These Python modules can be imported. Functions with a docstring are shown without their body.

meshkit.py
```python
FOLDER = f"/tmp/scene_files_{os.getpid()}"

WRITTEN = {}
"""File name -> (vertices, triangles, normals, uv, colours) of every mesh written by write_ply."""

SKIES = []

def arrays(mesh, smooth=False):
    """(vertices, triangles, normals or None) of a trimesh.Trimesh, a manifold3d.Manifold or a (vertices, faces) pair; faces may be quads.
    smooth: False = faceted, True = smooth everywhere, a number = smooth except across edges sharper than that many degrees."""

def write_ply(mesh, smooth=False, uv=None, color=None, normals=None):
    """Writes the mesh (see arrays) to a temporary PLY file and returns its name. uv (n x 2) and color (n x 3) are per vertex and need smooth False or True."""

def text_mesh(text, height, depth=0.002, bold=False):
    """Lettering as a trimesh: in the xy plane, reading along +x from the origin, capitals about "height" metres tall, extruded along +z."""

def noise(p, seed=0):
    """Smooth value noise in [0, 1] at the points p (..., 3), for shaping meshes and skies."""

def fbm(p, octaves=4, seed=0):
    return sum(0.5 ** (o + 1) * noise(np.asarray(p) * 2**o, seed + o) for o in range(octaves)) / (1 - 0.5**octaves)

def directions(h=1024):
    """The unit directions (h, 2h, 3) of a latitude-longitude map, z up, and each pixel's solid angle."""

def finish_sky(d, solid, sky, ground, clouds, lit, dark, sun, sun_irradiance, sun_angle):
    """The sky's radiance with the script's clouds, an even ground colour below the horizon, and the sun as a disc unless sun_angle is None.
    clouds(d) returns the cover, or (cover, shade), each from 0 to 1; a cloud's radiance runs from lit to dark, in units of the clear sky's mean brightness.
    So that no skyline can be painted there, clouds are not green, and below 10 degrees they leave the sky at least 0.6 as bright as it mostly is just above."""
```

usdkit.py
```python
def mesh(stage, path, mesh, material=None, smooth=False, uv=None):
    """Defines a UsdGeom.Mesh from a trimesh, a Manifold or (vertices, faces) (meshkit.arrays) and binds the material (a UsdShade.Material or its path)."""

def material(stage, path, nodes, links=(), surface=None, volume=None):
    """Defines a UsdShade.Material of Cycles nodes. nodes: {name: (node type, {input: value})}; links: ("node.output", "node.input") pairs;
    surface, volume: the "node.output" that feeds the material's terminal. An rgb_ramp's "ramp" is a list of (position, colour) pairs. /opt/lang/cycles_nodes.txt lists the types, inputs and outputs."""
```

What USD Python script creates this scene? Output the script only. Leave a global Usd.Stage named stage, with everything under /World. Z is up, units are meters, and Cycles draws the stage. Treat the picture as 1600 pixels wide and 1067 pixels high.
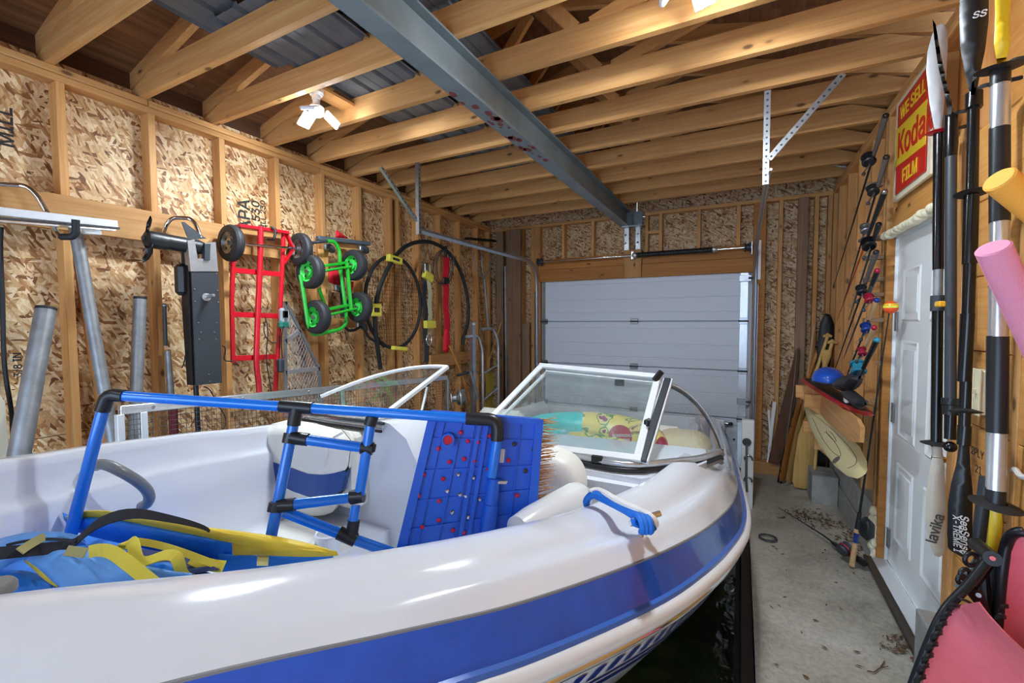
import math, random
import numpy as np, trimesh
from pxr import Usd, UsdGeom, UsdShade, UsdLux, Gf, Sdf, Vt
import usdkit, meshkit
from scipy.interpolate import PchipInterpolator as PCH

stage = Usd.Stage.CreateInMemory()
UsdGeom.SetStageUpAxis(stage, UsdGeom.Tokens.z)
UsdGeom.SetStageMetersPerUnit(stage, 1.0)
UsdGeom.Xform.Define(stage, '/World')
UsdGeom.Scope.Define(stage, '/World/Looks')
random.seed(7); rng = np.random.default_rng(7)

# ---------------------------------------------------------------- camera, sky, lamps' power, exposure
FPX, YAW, PITCH, ROLL, EYE = 688.0, math.radians(27.5), math.radians(-2.65), math.radians(-0.2), np.array([0, 0, 1.56])
def cam_axes():
    f = np.array([-math.sin(YAW)*math.cos(PITCH), math.cos(YAW)*math.cos(PITCH), math.sin(PITCH)])
    r = np.array([math.cos(YAW), math.sin(YAW), 0]); u = np.cross(r, f)
    return math.cos(ROLL)*r+math.sin(ROLL)*u, -math.sin(ROLL)*r+math.cos(ROLL)*u, f
CR, CU, CF = cam_axes()
cam = UsdGeom.Camera.Define(stage, '/World/camera')
mt = Gf.Matrix4d(1.0)
for i, v in enumerate((CR, CU, -CF, EYE)):
    mt.SetRow(i, Gf.Vec4d(*[float(x) for x in v], 1.0 if i == 3 else 0.0))
cam.AddTransformOp().Set(mt)
cam.CreateHorizontalApertureAttr(36.0); cam.CreateVerticalApertureAttr(36.0*1067/1600)
cam.CreateFocalLengthAttr(36.0*FPX/1600); cam.CreateClippingRangeAttr(Gf.Vec2f(0.02, 100))
cam.CreateExposureAttr(1.3)
LAMP = 310.0            # emission of the LED lamp panels
LAMP_REAR = 30.0       # unseen lamps behind the viewer, placed to light the near side, dimmer
SKY = (0.46, 0.61, 0.83); SKY_STRENGTH = 0.85
usdkit.material(stage, '/World/Looks/sky', {'b': ('background_shader', {'color': SKY, 'strength': SKY_STRENGTH})}, [], surface='b.background')
dome = UsdLux.DomeLight.Define(stage, '/World/sky'); dome.CreateIntensityAttr(SKY_STRENGTH); dome.CreateColorAttr(Gf.Vec3f(*SKY))

# ---------------------------------------------------------------- pixel of the photograph -> point on a real plane of the room
def ray(x, y): return (x-800)/FPX*CR-(y-533.5)/FPX*CU+CF
def at(x, y, X=None, Y=None, Z=None, t=None):
    d = ray(x, y)
    if t is None:
        t = (X-EYE[0])/d[0] if X is not None else (Y-EYE[1])/d[1] if Y is not None else (Z-EYE[2])/d[2]
    return EYE+t*d

# ---------------------------------------------------------------- meshes
def unit(v): v = np.asarray(v, float); return v/(np.linalg.norm(v)+1e-12)
def frame_of(d):
    d = unit(d); a = np.cross(d, [0, 0, 1.0] if abs(d[2]) < .9 else [1.0, 0, 0]); a = unit(a)
    return a, np.cross(d, a), d
class MB:
    def __init__(s): s.v, s.f, s.n = [], [], 0
    def add(s, v, f):
        v = np.asarray(v, float).reshape(-1, 3); f = np.asarray(f, int)
        if f.shape[1] == 4: f = np.vstack([f[:, [0, 1, 2]], f[:, [0, 2, 3]]])
        s.v.append(v); s.f.append(f+s.n); s.n += len(v); return s
    def tm(s, m): return s.add(m.vertices, m.faces)
    def hull(s, pts):
        m = trimesh.convex.convex_hull(np.asarray(pts, float)); return s.add(m.vertices, m.faces)
    def box(s, c, size, ax=None, ch=0.0):
        h = np.asarray(size, float)/2; P = []
        for sx in (-1, 1):
            for sy in (-1, 1):
                for sz in (-1, 1):
                    g = np.array([sx, sy, sz])
                    if ch <= 0: P.append(g*h)
                    else:
                        for k in range(3):
                            q = h-ch; q[k] = h[k]; P.append(g*q)
        P = np.array(P)
        if ax is not None: P = P @ np.asarray(ax, float)
        P = P+np.asarray(c, float)
        if ch <= 0: return s.add(P, [[0, 1, 3, 2], [4, 6, 7, 5], [0, 4, 5, 1], [2, 3, 7, 6], [0, 2, 6, 4], [1, 5, 7, 3]])
        return s.hull(P)
    def bx(s, x0, x1, y0, y1, z0, z1, ch=0.0):
        return s.box([(x0+x1)/2, (y0+y1)/2, (z0+z1)/2], [abs(x1-x0), abs(y1-y0), abs(z1-z0)], ch=ch)
    def beam(s, p0, p1, w, h, up=(0, 0, 1), ch=0.0):
        p0, p1 = np.asarray(p0, float), np.asarray(p1, float); d = unit(p1-p0)
        a = unit(np.cross(d, up)) if np.linalg.norm(np.cross(d, up)) > 1e-3 else np.array([1.0, 0, 0]); b = np.cross(a, d)
        return s.box((p0+p1)/2, [w, np.linalg.norm(p1-p0), h], ax=[a, d, b], ch=ch)
    def tube(s, pts, r, n=10, closed=False, flat=1.0, up=None):
        p = np.asarray(pts, float); m = len(p); r = np.broadcast_to(r, (m,))
        if closed: t = np.roll(p, -1, 0)-np.roll(p, 1, 0)
        else: t = np.gradient(p, axis=0)
        t /= np.linalg.norm(t, axis=1, keepdims=True)+1e-12
        a = unit(np.cross(t[0], up)) if up is not None else frame_of(t[0])[0]
        ang = np.arange(n)*2*np.pi/n; V = []
        for i in range(m):
            a = unit(a-t[i]*(a@t[i])) if up is None else unit(np.cross(t[i], up)); b = np.cross(t[i], a)
            V.append(p[i]+r[i]*(np.cos(ang)[:, None]*a+flat*np.sin(ang)[:, None]*b))
        V = np.array(V).reshape(-1, 3); F = []
        for i in range(m if closed else m-1):
            k = (i+1) % m
            for j in range(n):
                l = (j+1) % n; F.append([i*n+j, i*n+l, k*n+l, k*n+j])
        F = [[q[0], q[1], q[2]] for q in F]+[[q[0], q[2], q[3]] for q in F]
        if not closed:
            c = len(V); V = np.vstack([V, p[0], p[-1]])
            for j in range(n):
                l = (j+1) % n; F.append([c, l, j]); F.append([c+1, (m-1)*n+j, (m-1)*n+l])
        return s.add(V, F)
    def cyl(s, p0, p1, r0, r1=None, n=16): return s.tube([p0, p1], [r0, r0 if r1 is None else r1], n)
    def lathe(s, prof, o, axis, n=24):
        """prof: (radius, height along axis); closed at both ends"""
        a, b, d = frame_of(axis); o = np.asarray(o, float); ang = np.arange(n)*2*np.pi/n
        V = np.array([o+d*h+max(r, 1e-4)*(math.cos(t)*a+math.sin(t)*b) for r, h in prof for t in ang]); F = []
        for i in range(len(prof)-1):
            for j in range(n):
                l = (j+1) % n; F += [[i*n+j, i*n+l, (i+1)*n+l], [i*n+j, (i+1)*n+l, (i+1)*n+j]]
        return s.add(V, F)
    def ball(s, c, r, n=2, sc=(1, 1, 1)):
        m = trimesh.creation.icosphere(n, 1.0); return s.add(m.vertices*np.asarray(sc)*r+np.asarray(c), m.faces)
    def ext(s, poly, o, u, v, d):
        """a flat outline (points in u, v) at o, made d thick along u x v"""
        from shapely.geometry import Polygon
        P = poly if hasattr(poly, 'exterior') else Polygon(poly).buffer(0)
        for g in getattr(P, 'geoms', [P]):
            m = trimesh.creation.extrude_polygon(g, abs(d), engine='earcut')
            u_, v_ = np.asarray(u, float), np.asarray(v, float); w = np.cross(u_, v_)
            q = m.vertices; s.add(np.asarray(o, float)+q[:, :1]*u_+q[:, 1:2]*v_+(q[:, 2:]-(abs(d) if d < 0 else 0))*w, m.faces)
        return s
    def grid(s, G, th=0.0, wrap=False):
        """surface through an (m, n, 3) grid; th > 0 gives it a thickness"""
        G = np.asarray(G, float); m, n = G.shape[:2]
        Q = [[i*n+j, (i+1)*n+j, (i+1)*n+(j+1) % n, i*n+(j+1) % n] for i in range(m-1) for j in range(n if wrap else n-1)]
        V = G.reshape(-1, 3)
        if th <= 0: return s.add(V, Q)
        du, dv = np.gradient(G, axis=0), np.gradient(G, axis=1); N = np.cross(du, dv); N /= np.linalg.norm(N, axis=2, keepdims=True)+1e-12
        W = (G-N*th).reshape(-1, 3); k = m*n
        Q2 = [[k+q[0], k+q[3], k+q[2], k+q[1]] for q in Q]
        B = [(i, 0) for i in range(m)]+[(m-1, j) for j in range(1, n)]+[(i, n-1) for i in range(m-2, -1, -1)]+[(0, j) for j in range(n-2, 0, -1)]
        E = [i*n+j for i, j in B]
        Q3 = [[a, k+a, k+b, b] for a, b in zip(E, E[1:]+E[:1])]
        return s.add(np.vstack([V, W]), [[q[0], q[3], q[2], q[1]] for q in Q+Q2+Q3])
    def get(s): return np.vstack(s.v), np.vstack(s.f)
def arc(c, r, u, v, a0, a1, n=12):
    c, u, v = (np.asarray(x, float) for x in (c, u, v)); t = np.radians(np.linspace(a0, a1, n))
    return c+r*(np.cos(t)[:, None]*u+np.sin(t)[:, None]*v)
def smooth_path(pts, n=40, closed=False):
    p = np.asarray(pts, float)
    if closed: p = np.vstack([p[-2:], p, p[:3]])
    d = np.concatenate([[0], np.cumsum(np.sqrt(np.linalg.norm(np.diff(p, axis=0), axis=1))+1e-9)])
    from scipy.interpolate import CubicSpline
    cs = CubicSpline(d, p)
    if closed: return cs(np.linspace(d[2], d[-3], n, endpoint=False))
    return cs(np.linspace(0, d[-1], n))
def round_corners(pts, r, n=5):
    """polyline with its corners rounded (tubes bent round a corner)"""
    p = [np.asarray(q, float) for q in pts]; out = [p[0]]
    for a, b, c in zip(p, p[1:], p[2:]):
        d0, d1 = unit(a-b), unit(c-b); k = min(r, .45*np.linalg.norm(a-b), .45*np.linalg.norm(c-b)); s0, s1 = b+d0*k, b+d1*k
        for t in np.linspace(0, 1, n): out.append((1-t)**2*s0+2*t*(1-t)*b+t*t*s1)
    return np.array(out+[p[-1]])

# ---------------------------------------------------------------- things, parts
USED = {}
def numbered(parent, name):
    k = (parent, name); i = USED.get(k, 0); USED[k] = i+1
    return f'{parent}/{name}' + (f'_{i:03d}' if i else '')
BASE = {}
def meta(prim, label=None, cat=None, group=None, kind=None):
    for k, v in (('label', label), ('category', cat), ('group', group), ('kind', kind)):
        if v: prim.SetCustomDataByKey(k, v)
    return prim
def thing(name, label, cat, base=(0, 0, 0), group=None, kind=None):
    path = numbered('/World', name); x = UsdGeom.Xform.Define(stage, path); x.AddTranslateOp().Set(Gf.Vec3d(*[float(b) for b in base]))
    BASE[path] = np.asarray(base, float); meta(x.GetPrim(), label, cat, group, kind); return path
def part(t, name, mb, mat, smooth=35, label=None, kind=None, sub=False):
    path = numbered(t, name); root = '/'.join(path.split('/')[:3]); v, f = mb.get() if isinstance(mb, MB) else mb
    usdkit.mesh(stage, path, (v-BASE[root], f), MAT[mat] if isinstance(mat, str) else mat, smooth=smooth)
    meta(stage.GetPrimAtPath(path), label, kind=kind); return path
def one(name, mb, mat, label, cat, group=None, kind=None, smooth=35, base=None):
    """a thing that is one mesh"""
    v, f = mb.get(); base = v.mean(0)*[1, 1, 0]+[0, 0, v[:, 2].min()] if base is None else np.asarray(base, float)
    path = numbered('/World', name); m = usdkit.mesh(stage, path, (v-base, f), MAT[mat], smooth=smooth)
    m.AddTranslateOp().Set(Gf.Vec3d(*[float(b) for b in base])); BASE[path] = base
    meta(m.GetPrim(), label, cat, group, kind); return path
def holder(t, name):
    """a part that is only its own sub-parts"""
    path = numbered(t, name); UsdGeom.Xform.Define(stage, path); return path

# ---------------------------------------------------------------- materials
MAT = {}
def srgb(r, g, b): return tuple((c/255/12.92 if c/255 <= .04045 else ((c/255+.055)/1.055)**2.4) for c in (r, g, b))
def mat(name, nodes, links, surface): MAT[name] = usdkit.material(stage, f'/World/Looks/{name}', nodes, links, surface=surface); return name
def flat(name, col, rough=.5, metal=0.0, spec=.5, coat=0.0, bumps=0.0, bscale=60, vary=0.0, vscale=6, **kw):
    n = {'p': ('principled_bsdf', {'base_color': col, 'roughness': rough, 'metallic': metal, 'specular_ior_level': spec, 'coat_weight': coat, **kw})}; l = []
    if bumps or vary: n['g'] = ('geometry', {})
    if vary:
        n['nz'] = ('noise_texture', {'scale': vscale, 'detail': 5.0, 'roughness': .6})
        lo, hi = tuple(c*(1-vary) for c in col), tuple(min(1, c*(1+vary*.7)) for c in col)
        n['r'] = ('rgb_ramp', {'ramp': [(.25, lo), (.75, hi)]}); l += [('g.position', 'nz.vector'), ('nz.fac', 'r.fac'), ('r.color', 'p.base_color')]
    if bumps:
        n['nb'] = ('noise_texture', {'scale': bscale, 'detail': 3.0}); n['b'] = ('bump', {'strength': bumps, 'distance': .004})
        l += [('g.position', 'nb.vector'), ('nb.fac', 'b.height'), ('b.normal', 'p.normal')]
    return mat(name, n, l, 'p.BSDF')
def wood(name, axis, lo, mid, hi, rough=.6, fine=55, along=1.6, knots=True, bump=.15, varyh=.35):
    sc = [fine]*3; sc[axis] = along; sb = [9.0]*3; sb[axis] = .9; sk = [9.0]*3; sk[axis] = 4.0
    n = {'g': ('geometry', {}), 'o': ('object_info', {}), 'rm': ('math', {'math_type': 'multiply', 'value2': 37.0}),
         'cx': ('combine_xyz', {}), 'va': ('vector_math', {'math_type': 'add'}),
         'm1': ('mapping', {'scale': tuple(sc)}), 'm2': ('mapping', {'scale': tuple(sb)}), 'm3': ('mapping', {'scale': tuple(sk)}),
         'n1': ('noise_texture', {'scale': 1.0, 'detail': 4.0, 'roughness': .6, 'distortion': .6}),
         'n2': ('noise_texture', {'scale': 1.0, 'detail': 3.0, 'distortion': 1.2}),
         'v3': ('voronoi_texture', {'scale': 1.0}), 'kr': ('rgb_ramp', {'ramp': [(0, (1, 1, 1)), (.07, (.9, .9, .9)), (.12, (.15, .15, .15)), (.2, (0, 0, 0))]}),
         'mx': ('math', {'math_type': 'multiply_add', 'value2': .3}), 'hf': ('math', {'math_type': 'multiply', 'value2': .7}),
         'r': ('rgb_ramp', {'ramp': [(.22, lo), (.5, mid), (.78, hi)]}),
         'kn': ('mix_color', {'b': tuple(c*.28 for c in lo)}),
         'vr': ('map_range', {'from_min': 0.0, 'from_max': 1.0, 'to_min': 1-varyh*.6, 'to_max': 1+varyh*.45}),
         'hv': ('hsv', {}), 'p': ('principled_bsdf', {'roughness': rough, 'specular_ior_level': .35}),
         'b': ('bump', {'strength': bump, 'distance': .002})}
    l = [('o.random', 'rm.value1'), ('rm.value', 'cx.x'), ('rm.value', 'cx.y'), ('rm.value', 'cx.z'), ('g.position', 'va.vector1'), ('cx.vector', 'va.vector2'),
         ('va.vector', 'm1.vector'), ('va.vector', 'm2.vector'), ('va.vector', 'm3.vector'), ('m1.vector', 'n1.vector'), ('m2.vector', 'n2.vector'), ('m3.vector', 'v3.vector'),
         ('n1.fac', 'hf.value1'), ('n2.fac', 'mx.value1'), ('hf.value', 'mx.value3'), ('mx.value', 'r.fac'),
         ('o.random', 'vr.value'), ('vr.result', 'hv.value'), ('n1.fac', 'b.height'), ('b.normal', 'p.normal')]
    if knots: l += [('v3.distance', 'kr.fac'), ('r.color', 'kn.a'), ('kr.color', 'kn.fac'), ('kn.result', 'hv.color')]
    else: l += [('r.color', 'hv.color')]
    l += [('hv.color', 'p.base_color')]
    return mat(name, n, l, 'p.BSDF')
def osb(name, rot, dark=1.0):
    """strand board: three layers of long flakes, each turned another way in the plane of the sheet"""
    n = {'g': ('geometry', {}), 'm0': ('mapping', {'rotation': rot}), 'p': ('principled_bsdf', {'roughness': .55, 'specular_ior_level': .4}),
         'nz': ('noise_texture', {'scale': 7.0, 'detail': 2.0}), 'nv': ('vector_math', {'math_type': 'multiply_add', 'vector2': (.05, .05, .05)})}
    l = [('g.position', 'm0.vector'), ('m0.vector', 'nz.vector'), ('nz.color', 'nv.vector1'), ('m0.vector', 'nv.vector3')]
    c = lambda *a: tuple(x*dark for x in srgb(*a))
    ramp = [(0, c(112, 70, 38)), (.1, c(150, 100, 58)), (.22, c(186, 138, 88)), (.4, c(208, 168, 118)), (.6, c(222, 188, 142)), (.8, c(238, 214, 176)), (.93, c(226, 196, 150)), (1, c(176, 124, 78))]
    for i, (a, sx, sy) in enumerate(((.45, 16, 58), (1.55, 15, 64), (2.6, 22, 90))):
        n[f'r{i}'] = ('mapping', {'rotation': (0, 0, a)}); n[f's{i}'] = ('mapping', {'scale': (sx, sy, 1), 'location': (i*3.1, i*7.7, 0)})
        n[f'v{i}'] = ('voronoi_texture', {'scale': 1.0, 'dimensions': '2D', 'randomness': 1.0}); n[f'e{i}'] = ('separate_color', {'color_type': 'rgb'})
        n[f'c{i}'] = ('rgb_ramp', {'ramp': ramp})
        l += [('nv.vector', f'r{i}.vector'), (f'r{i}.vector', f's{i}.vector'), (f's{i}.vector', f'v{i}.vector'), (f'v{i}.color', f'e{i}.color'), (f'e{i}.r', f'c{i}.fac')]
    for i in (1, 2):
        n[f't{i}'] = ('math', {'math_type': 'greater_than', 'value2': .52}); n[f'x{i}'] = ('mix_color', {})
        l += [(f'e{i}.g', f't{i}.value1'), (f't{i}.value', f'x{i}.fac'), ('c0.color' if i == 1 else 'x1.result', f'x{i}.a'), (f'c{i}.color', f'x{i}.b')]
    n['nf'] = ('noise_texture', {'scale': 90.0, 'detail': 2.0}); n['b'] = ('bump', {'strength': .25, 'distance': .003})
    n['s'] = ('hsv', {'saturation': 1.0, 'value': 1.0})
    n['ov'] = ('rgb_ramp', {'ramp': [(.3, (.66, .62, .58)), (.5, (1, 1, 1)), (.7, (1.0, 1.0, 1.0))]}); n['mu'] = ('mix', {'mix_type': 'multiply', 'fac': .8}); n['ms'] = ('mapping', {'scale': (14, 70, 14), 'rotation': (0, 0, .7)}); n['nf'] = ('noise_texture', {'scale': 1.0, 'detail': 5.0, 'roughness': .7, 'distortion': 2.0})
    l += [('nv.vector', 'ms.vector'), ('ms.vector', 'nf.vector'), ('nf.fac', 'ov.fac'), ('x2.result', 'mu.color1'), ('ov.color', 'mu.color2'), ('mu.color', 's.color'), ('s.color', 'p.base_color'), ('e2.b', 'b.height'), ('b.normal', 'p.normal')]
    return mat(name, n, l, 'p.BSDF')
PI = math.pi
SPL, SPM, SPH = srgb(178, 122, 70), srgb(206, 150, 90), srgb(220, 174, 116)
for k, ax in enumerate('xyz'):
    wood('spruce_'+ax, k, SPL, SPM, SPH)
    wood('old_wood_'+ax, k, srgb(112, 84, 62), srgb(140, 110, 84), srgb(162, 132, 104), varyh=.3)
    wood('dark_wood_'+ax, k, srgb(66, 40, 24), srgb(92, 58, 36), srgb(112, 76, 48), varyh=.3, knots=False)
wood('plywood', 1, srgb(70, 44, 28), srgb(124, 82, 52), srgb(160, 112, 74), fine=30, along=1.2, knots=False, varyh=.3)
wood('amber_board', 1, srgb(176, 112, 50), srgb(202, 142, 74), srgb(216, 162, 92), varyh=.2)
wood('amber_header', 0, srgb(150, 92, 40), srgb(182, 120, 56), srgb(198, 140, 74), varyh=.2)
wood('paddle_wood', 2, srgb(196, 148, 76), srgb(218, 176, 104), srgb(230, 194, 128), knots=False, varyh=.25)
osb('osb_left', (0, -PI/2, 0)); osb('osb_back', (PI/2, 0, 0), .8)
flat('steel_paint', srgb(128, 141, 146), .42, .25, bumps=.12, vary=.22, vscale=5)
flat('zinc', srgb(178, 184, 190), .32, .85, vary=.2, vscale=18)
flat('galv_pipe', srgb(150, 152, 154), .5, .55, vary=.3, vscale=14)
flat('chrome', (.82, .83, .85), .08, 1.0)
flat('alu', srgb(205, 208, 212), .3, .8, vary=.1, vscale=30)
flat('alu_white', srgb(222, 224, 226), .4, .15)
flat('sheet_metal', srgb(108, 114, 122), .55, .3, vary=.15)
flat('black_rubber', srgb(30, 30, 32), .6)
flat('tyre', srgb(40, 40, 43), .62)
flat('black_plastic', srgb(26, 27, 29), .38)
flat('black_gloss', srgb(16, 17, 19), .2)
flat('charcoal', srgb(52, 56, 62), .45)
flat('red_paint', srgb(206, 22, 40), .3, coat=.3)
flat('green_paint', srgb(42, 172, 48), .3, coat=.3)
flat('green_hub', srgb(60, 200, 76), .35)
flat('red_cloth', srgb(214, 20, 44), .8)
flat('yellow_tag', srgb(226, 212, 78), .55)
flat('cream_strap', srgb(196, 190, 156), .8)
flat('white_plastic', srgb(226, 226, 224), .4)
flat('ivory', srgb(222, 212, 180), .45)
flat('door_paint', srgb(240, 243, 244), .42)
flat('garage_paint', srgb(214, 222, 234), .45, bumps=.05, bscale=200)
flat('lamp_body', srgb(230, 232, 234), .4)
flat('concrete', srgb(150, 144, 132), .85, bumps=.5, bscale=70, vary=.35, vscale=7)
flat('block', srgb(164, 162, 156), .9, bumps=.6, bscale=120, vary=.25, vscale=9)
flat('foam_beads', srgb(232, 222, 190), .8, bumps=.5, bscale=60)
flat('leaf_litter', srgb(104, 74, 46), .9, vary=.5, vscale=40)
flat('brass', srgb(190, 150, 74), .25, 1.0)
flat('hinge_steel', srgb(150, 152, 150), .35, .9)
flat('timber_wet', srgb(52, 40, 34), .55, vary=.4, vscale=12)
mat('emit_rear', {'e': ('emission', {'color': (.86, .94, 1.0), 'strength': LAMP_REAR})}, [], 'e.emission')  # glow of the unseen lamps behind the viewer
mat('emit', {'e': ('emission', {'color': (.80, .91, 1.0), 'strength': LAMP})}, [], 'e.emission')
# ================================================================ the setting
XL, XR, YB, YF = -3.20, 0.80, 5.50, -1.7     # stud faces left and right, back wall, wall behind the camera
PZ0, PZ1, JZ = 2.824, 2.90, 2.90
def fz(y): return 0.0 if y < 2.5 else -.035*(y-2.5)   # the walkway falls a little towards the slip door
def lum(t, name, x0, x1, y0, y1, z0, z1, m, ch=.0025, **kw): return part(t, name, MB().bx(x0, x1, y0, y1, z0, z1, ch=ch), m, smooth=False, **kw)
def text_on(t, name, s, h, o, u, v, m, depth=.0015, bold=False, shear=0.0, **kw):
    tm = meshkit.text_mesh(s, h, depth, bold); q = tm.vertices; u, v = unit(u), unit(v); w = np.cross(u, v)
    x = q[:, :1]+shear*q[:, 1:2]
    return part(t, name, MB().add(np.asarray(o, float)+x*u+q[:, 1:2]*v+q[:, 2:]*w, tm.faces), m, smooth=False, **kw)
n = {'g': ('geometry', {}), 'n1': ('noise_texture', {'scale': 2.2, 'detail': 6.0, 'roughness': .65}), 'n2': ('noise_texture', {'scale': 38.0, 'detail': 4.0, 'roughness': .7}),
     'mp': ('mapping', {'scale': (16, 5, 1), 'rotation': (0, 0, .5)}), 'n3': ('noise_texture', {'scale': 3.0, 'detail': 4.0, 'distortion': 1.5}),
     'r1': ('rgb_ramp', {'ramp': [(.28, srgb(142, 135, 120)), (.5, srgb(184, 176, 160)), (.75, srgb(210, 203, 188))]}),
     'r2': ('rgb_ramp', {'ramp': [(.3, (.62, .62, .62)), (.6, (1, 1, 1))]}), 'm': ('mix', {'mix_type': 'multiply', 'fac': .75}),
     'r3': ('rgb_ramp', {'ramp': [(.5, (0, 0, 0)), (.72, (1, 1, 1))]}), 'm2': ('mix_color', {'b': srgb(196, 190, 178)}), 'k': ('math', {'math_type': 'multiply', 'value2': .35}),
     'b': ('bump', {'strength': .5, 'distance': .006}), 'p': ('principled_bsdf', {'roughness': .8})}
mat('concrete_floor', n, [('g.position', 'n1.vector'), ('g.position', 'n2.vector'), ('g.position', 'mp.vector'), ('mp.vector', 'n3.vector'), ('n1.fac', 'r1.fac'), ('n2.fac', 'r2.fac'),
     ('r1.color', 'm.color1'), ('r2.color', 'm.color2'), ('n3.fac', 'r3.fac'), ('r3.color', 'k.value1'), ('k.value', 'm2.fac'), ('m.color', 'm2.a'), ('m2.result', 'p.base_color'), ('n2.fac', 'b.height'), ('b.normal', 'p.normal')], 'p.BSDF')
fl = thing('floor', 'worn grey concrete walkway along the right side of the boat slip', 'floor', kind='structure')
ysg = np.linspace(YF-.1, YB+.2, 70); xsg = np.linspace(.084, 1.1, 16)
G = np.array([[[x, y, fz(y)+.006*(meshkit.fbm(np.array([x*3, y*3, 0.0]), 3)-.5)-(.010 if x < .1 else 0)] for x in xsg[::-1]] for y in ysg])
part(fl, 'slab', MB().grid(G, .35), 'concrete_floor')
part(fl, 'slab', MB().bx(-3.4, -2.62, YF-.1, YB+.2, -.7, -.12), 'concrete_floor', smooth=False)
part(fl, 'slip_wall', MB().bx(.10, .35, YF-.1, YB+.2, -1.7, -.3), 'timber_wet', smooth=False)
part(fl, 'slip_wall', MB().bx(-2.9, -2.62, YF-.1, YB+.2, -1.7, -.6), 'timber_wet', smooth=False)
lum(fl, 'fender_board', .028, .082, YF, YB-.4, -.62, -.06, 'timber_wet')
lum(fl, 'fender_board', -.004, .026, YF, YB-.4, -.75, -.30, 'timber_wet')
# the bed of the slip and its water
n = {'g': ('geometry', {}), 'n1': ('noise_texture', {'scale': 2.6, 'detail': 6.0, 'roughness': .6}), 'r': ('rgb_ramp', {'ramp': [(.3, srgb(44, 52, 30)), (.5, srgb(96, 108, 56)), (.62, srgb(144, 136, 80)), (.75, srgb(190, 160, 108))]}), 'p': ('principled_bsdf', {'roughness': .9})}
mat('lake_bed', n, [('g.position', 'n1.vector'), ('n1.fac', 'r.fac'), ('r.color', 'p.base_color')], 'p.BSDF')
bed = np.array([[[x, y, -1.35+.25*meshkit.fbm(np.array([x*1.7, y*1.7, .5]), 4)] for x in np.linspace(.3, -3.0, 34)] for y in np.linspace(YF-.2, YB+.3, 60)])
one('lake_bed', MB().grid(bed), 'lake_bed', 'green weedy stone bed of the boat slip seen through the water', 'lake bed', kind='structure')
n = {'g': ('geometry', {}), 'n1': ('noise_texture', {'scale': 5.0, 'detail': 3.0}), 'b': ('bump', {'strength': .6, 'distance': .04}), 't': ('transparent_bsdf', {'color': (.48, .58, .36)}), 'gl': ('glossy_bsdf', {'color': (1, 1, 1), 'roughness': .02}),
     'f': ('fresnel', {'IOR': 1.33}), 'x': ('mix_closure', {})}
mat('water', n, [('g.position', 'n1.vector'), ('n1.fac', 'b.height'), ('b.normal', 'gl.normal'), ('b.normal', 'f.normal'), ('f.fac', 'x.fac'), ('t.BSDF', 'x.closure1'), ('gl.BSDF', 'x.closure2')], 'x.closure')
one('water', MB().grid(np.array([[[x, y, -.50] for x in (.1, -2.62)] for y in (YF-.05, YB+.25)])), 'water', 'dark green water in the slip between the white boat and the walkway', 'water', kind='stuff', smooth=False)
for (x, y, r, l) in ((-.35, .75, .10, .9), (-.22, 1.25, .07, .6)):
    one('sunken_log', MB().tube(smooth_path([(x-l/2, y-.15, -1.14), (x, y, -1.10), (x+l/2, y+.12, -1.16)], 12), r*.8), 'lake_bed', 'brown sunken log under the water below the boat hull' if r > .08 else 'thin sunken branch under the water near the walkway', 'log')

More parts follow.
